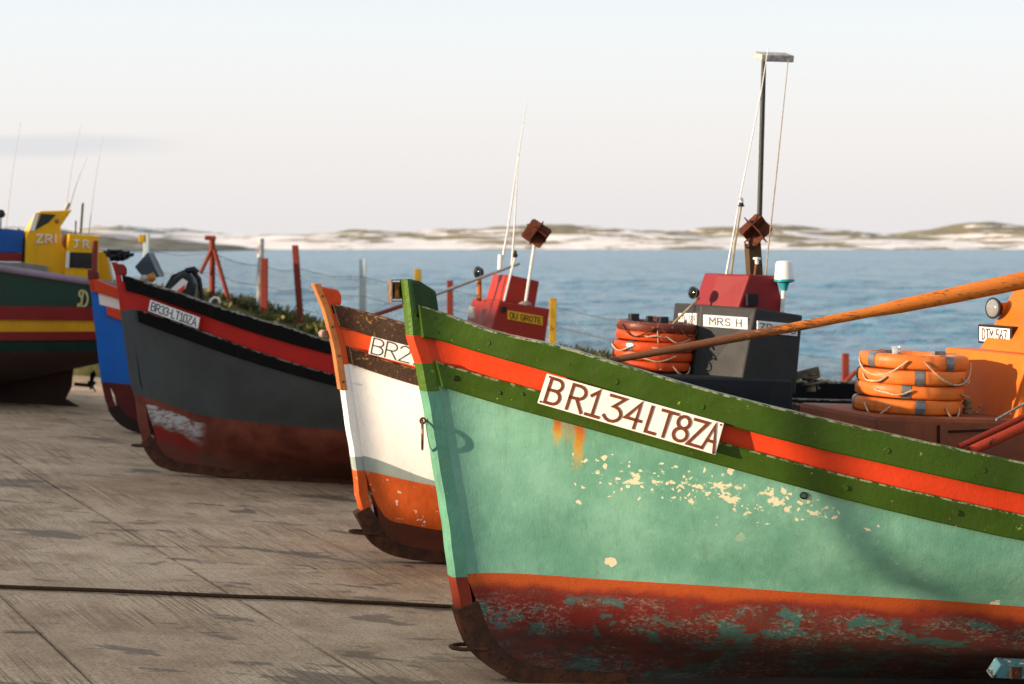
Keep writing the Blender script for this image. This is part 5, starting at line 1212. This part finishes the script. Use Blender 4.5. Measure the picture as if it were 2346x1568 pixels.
    mb = MB(); mb.lathe([(.03, -.03), (.045, 0), (.03, .04), (.005, .05)], LB.bp(2, 492, .3), (0, 0, 1), 10); mb.build('lamp', M['black'], None, LB, smooth=50)
    rod(LB, 'pole', [LB.bp(0, 540, .3), LB.bp(2, 490, .3)], .01, M['wood_grey'], 6)
left_boat()

# ------------------------------------------------------------------ fence on the bank
M['post_red'] = paint('fence_red_paint', '#7a2f20', .65, .25, .3, [('#5a3a2c', 20, .68)], .4)
M['post_white'] = paint('fence_white_paint', '#b9bcba', .7, .3, .3, [('#5d5348', 10, .58)], .4)
M['post_pale'] = paint('pale_post_paint', '#b4c3c8', .6, .12, .15, [], .2)
M['post_yellow'] = paint('fence_yellow_paint', '#b08a1a', .65, .3, .35, [('#4a4222', 16, .60)], .4)
fence = empty('fence', (0, FY, crest(0))); tag(fence, 'wire mesh fence with red, white and yellow posts along the bank', 'fence')
fo = fence.location
def fpost(x0, y0, x1, y1, w, mat, label=None, Y=FY, name='post', shape='box'):
    a, b = P(x0, y0, Y) - fo, P(x1, y1, Y) - fo; r = w / FPX * Y / 2; mb = MB()
    if shape == 'box':
        off = [(-r, -r), (r, -r), (r, r), (-r, r)]; mb.prism([b + Vector((u, v, 0)) for u, v in off], [a + Vector((u, v, 0)) for u, v in off]); o = mb.build(name, mat, fence, bevel=.006, seg=1)
    else: mb.tube([b, a], r, 10); o = mb.build(name, mat, fence, smooth=50)
    if label: o['label'] = label
    return o
fpost(486, 541, 486, 720, 14, M['post_red'], 'red strainer post', shape='tube')
fpost(470, 545, 494, 546, 11, M['post_red'], None, FY - .02, 'post_arm', 'tube')
fpost(485, 572, 459, 627, 9, M['post_red'], None, FY - .1, 'brace', 'tube'); fpost(491, 572, 531, 712, 10, M['post_red'], None, FY - .1, 'brace', 'tube')
fpost(598, 547, 594, 745, 15, M['post_white'], 'weathered white post', FY + .15, shape='tube'); fpost(606, 592, 605, 770, 15, M['post_red'], None, FY - .2)
fpost(676, 562, 692, 780, 14, M['post_red'], 'leaning red post'); fpost(831, 594, 831, 800, 15, M['post_pale'], 'pale grey post', FY + .3)
fpost(957, 617, 957, 830, 15, M['post_yellow']); fpost(1031, 643, 1031, 840, 14, M['post_red']); fpost(1267, 683, 1265, 850, 16, M['post_yellow'])
fpost(1500, 725, 1500, 900, 12, M['post_red']); fpost(1730, 772, 1730, 930, 12, M['post_red'])
fpost(1937, 810, 1936, 950, 15, M['post_red']); fpost(1962, 850, 1880, 935, 11, M['post_red'], None, FY - .1, 'brace', 'tube')
fpost(2330, 880, 2330, 1000, 13, M['post_red']); fpost(336, 535, 334, 660, 13, M['post_pale'], 'white post with ochre cap'); fpost(326, 538, 326, 556, 14, M['post_yellow'], None, FY - .15, 'post_cap')
tops = [(336, 575), (486, 580), (606, 610), (690, 618), (831, 634), (957, 650), (1031, 664), (1266, 702), (1500, 742), (1730, 786), (1937, 824), (2330, 892)]
wire = plain('fence_wire', '#6a6a64', .6, .5)
for i, ((x0, y0), (x1, y1)) in enumerate(zip(tops, tops[1:])):
    for k, dy in enumerate((0, 45, 92)):
        mb = MB(); a, b = P(x0, y0 + dy, FY) - fo, P(x1, y1 + dy, FY) - fo
        mb.tube([a, (a + b) / 2 - Vector((0, 0, .05)), b], .0035, 4); mb.build('wire', wire, fence)
    # chain link strands between wires
    mb = MB(); a, b = P(x0, y0 + 4, FY) - fo, P(x1, y1 + 4, FY) - fo; n = max(4, int((b - a).length / .055)); hgt = .55
    for sg in (1, -1):
        for k in range(-10, n + 10):
            q0, q1 = k / n, (k + sg * hgt / .055 * .9) / n
            lo, hi = Vector((0, 0, -hgt)), Vector((0, 0, 0))
            f0, f1 = 0., 1.
            def at(f): return a.lerp(b, q0 + (q1 - q0) * f) + Vector((0, 0, -hgt * f))
            if q1 != q0:
                ts = sorted([(0 - q0) / (q1 - q0), (1 - q0) / (q1 - q0)]); f0, f1 = max(0, ts[0]), min(1, ts[1])
            if f1 - f0 < .02: continue
            mb.tube([at(f0), at(f1)], .0026, 3, cap=False)
    tag(mb.build('wire_mesh', wire, fence), None, None, None, 'stuff')

# ------------------------------------------------------------------ hauling rope on the slip
pts = [on_ground(x, y) for x, y in ((-700, 1325), (-300, 1338), (0, 1350), (150, 1355), (300, 1362), (450, 1368), (560, 1374), (700, 1378), (850, 1386), (1040, 1396), (1200, 1402), (1500, 1412))]
mb = MB(); q = []
for i, p in enumerate(pts[:-1]):
    for k in range(8):
        v = p.lerp(pts[i + 1], k / 8); q.append(v + Vector((0, .012 * noise.noise(Vector((v.x * 2, 0, 4))), .0115 + .006 * abs(noise.noise(Vector((v.x * 1.3, 2, 0)))))))
mb.tube(q, .0105, 8); o = mb.build('rope', M['rope_dark'], smooth=60); tag(o, 'long brown hauling rope stretched across the concrete', 'rope')

# ------------------------------------------------------------------ beyond the frame on the left: unseen blocks added to shade the slip, and a pole added for its shadow
def at_pq(p, q): return Vector((TX * p + TY * q, TY * p - TX * q))
def shade_block(name, label, q0, q1, p0, p1, ztop, mat):
    c = at_pq((p0 + p1) / 2, (q0 + q1) / 2); root = empty(name, (c.x, c.y, ground_z(c.x, c.y)), R(SUN_AZ)); tag(root, label, 'building'); zg = root.location.z
    lx, ly, h = p1 - p0, q1 - q0, ztop - zg; mb = MB(); mb.box((0, 0, h / 2 - .2), (lx, ly, h - .2)); mb.build('wall', mat, root)
    mb = MB(); mb.box((0, 0, h - .1), (lx + .3, ly + .02, .2)); mb.build('roof', plain(name + '_roof', '#6f6a64', .8), root)
    nd = max(1, int(ly // 5))
    for i in range(nd):
        mb = MB(); mb.box((lx / 2 + .02, -ly / 2 + (i + .5) * ly / nd, 1.1), (.08, 1.2, 2.2)); mb.build('door', plain(name + '_door', '#3f5a5f', .6), root)
tn = math.tan(R(SUN_EL))
wl_m = plain('shade_block_face', '#b8aa98', .9, 0, .15, .2, 4)
PB = -17.0
shade_block('shade_block_low', 'long low unseen block added to shade the slipway', -13.2, 6.0, PB - 5, PB, .40 + (2.2 - PB) * tn, wl_m)  # unseen, added; top edge set so slip and lower hulls lie in shade
shade_block('shade_block_tall', 'taller unseen block added to shade the charcoal boat', -20.5, -12.6, PB - 6, PB + .5, 1.78 + (1.9 - PB) * tn, wl_m)  # unseen, added to keep sun off the charcoal hull
lpq = at_pq(-6.0, -6.76); lpz = ground_z(lpq.x, lpq.y); lr = empty('upright_post', (lpq.x, lpq.y, lpz)); tag(lr, 'tall unseen pole added to shadow the green hull', 'shadow pole')  # unseen pole added to cast the soft shadow on the green hull
mb = MB(); mb.tube([(0, 0, -.1), (0, 0, 5.5)], [.036, .03], 12); mb.build('pole', M['wood_grey'], lr, smooth=50)
mb = MB(); mb.tube([(0, 0, 5.3), (.3, -.3, 5.7), (.7, -.7, 5.75)], .025, 8); mb.build('arm', M['steel'], lr, smooth=50)
mb = MB(); mb.lathe([(.12, 0), (.15, .05), (.06, .12), (.03, .16)], (.7, -.7, 5.6), (0, 0, 1), 14); mb.build('pole_head', M['steel'], lr, smooth=50)
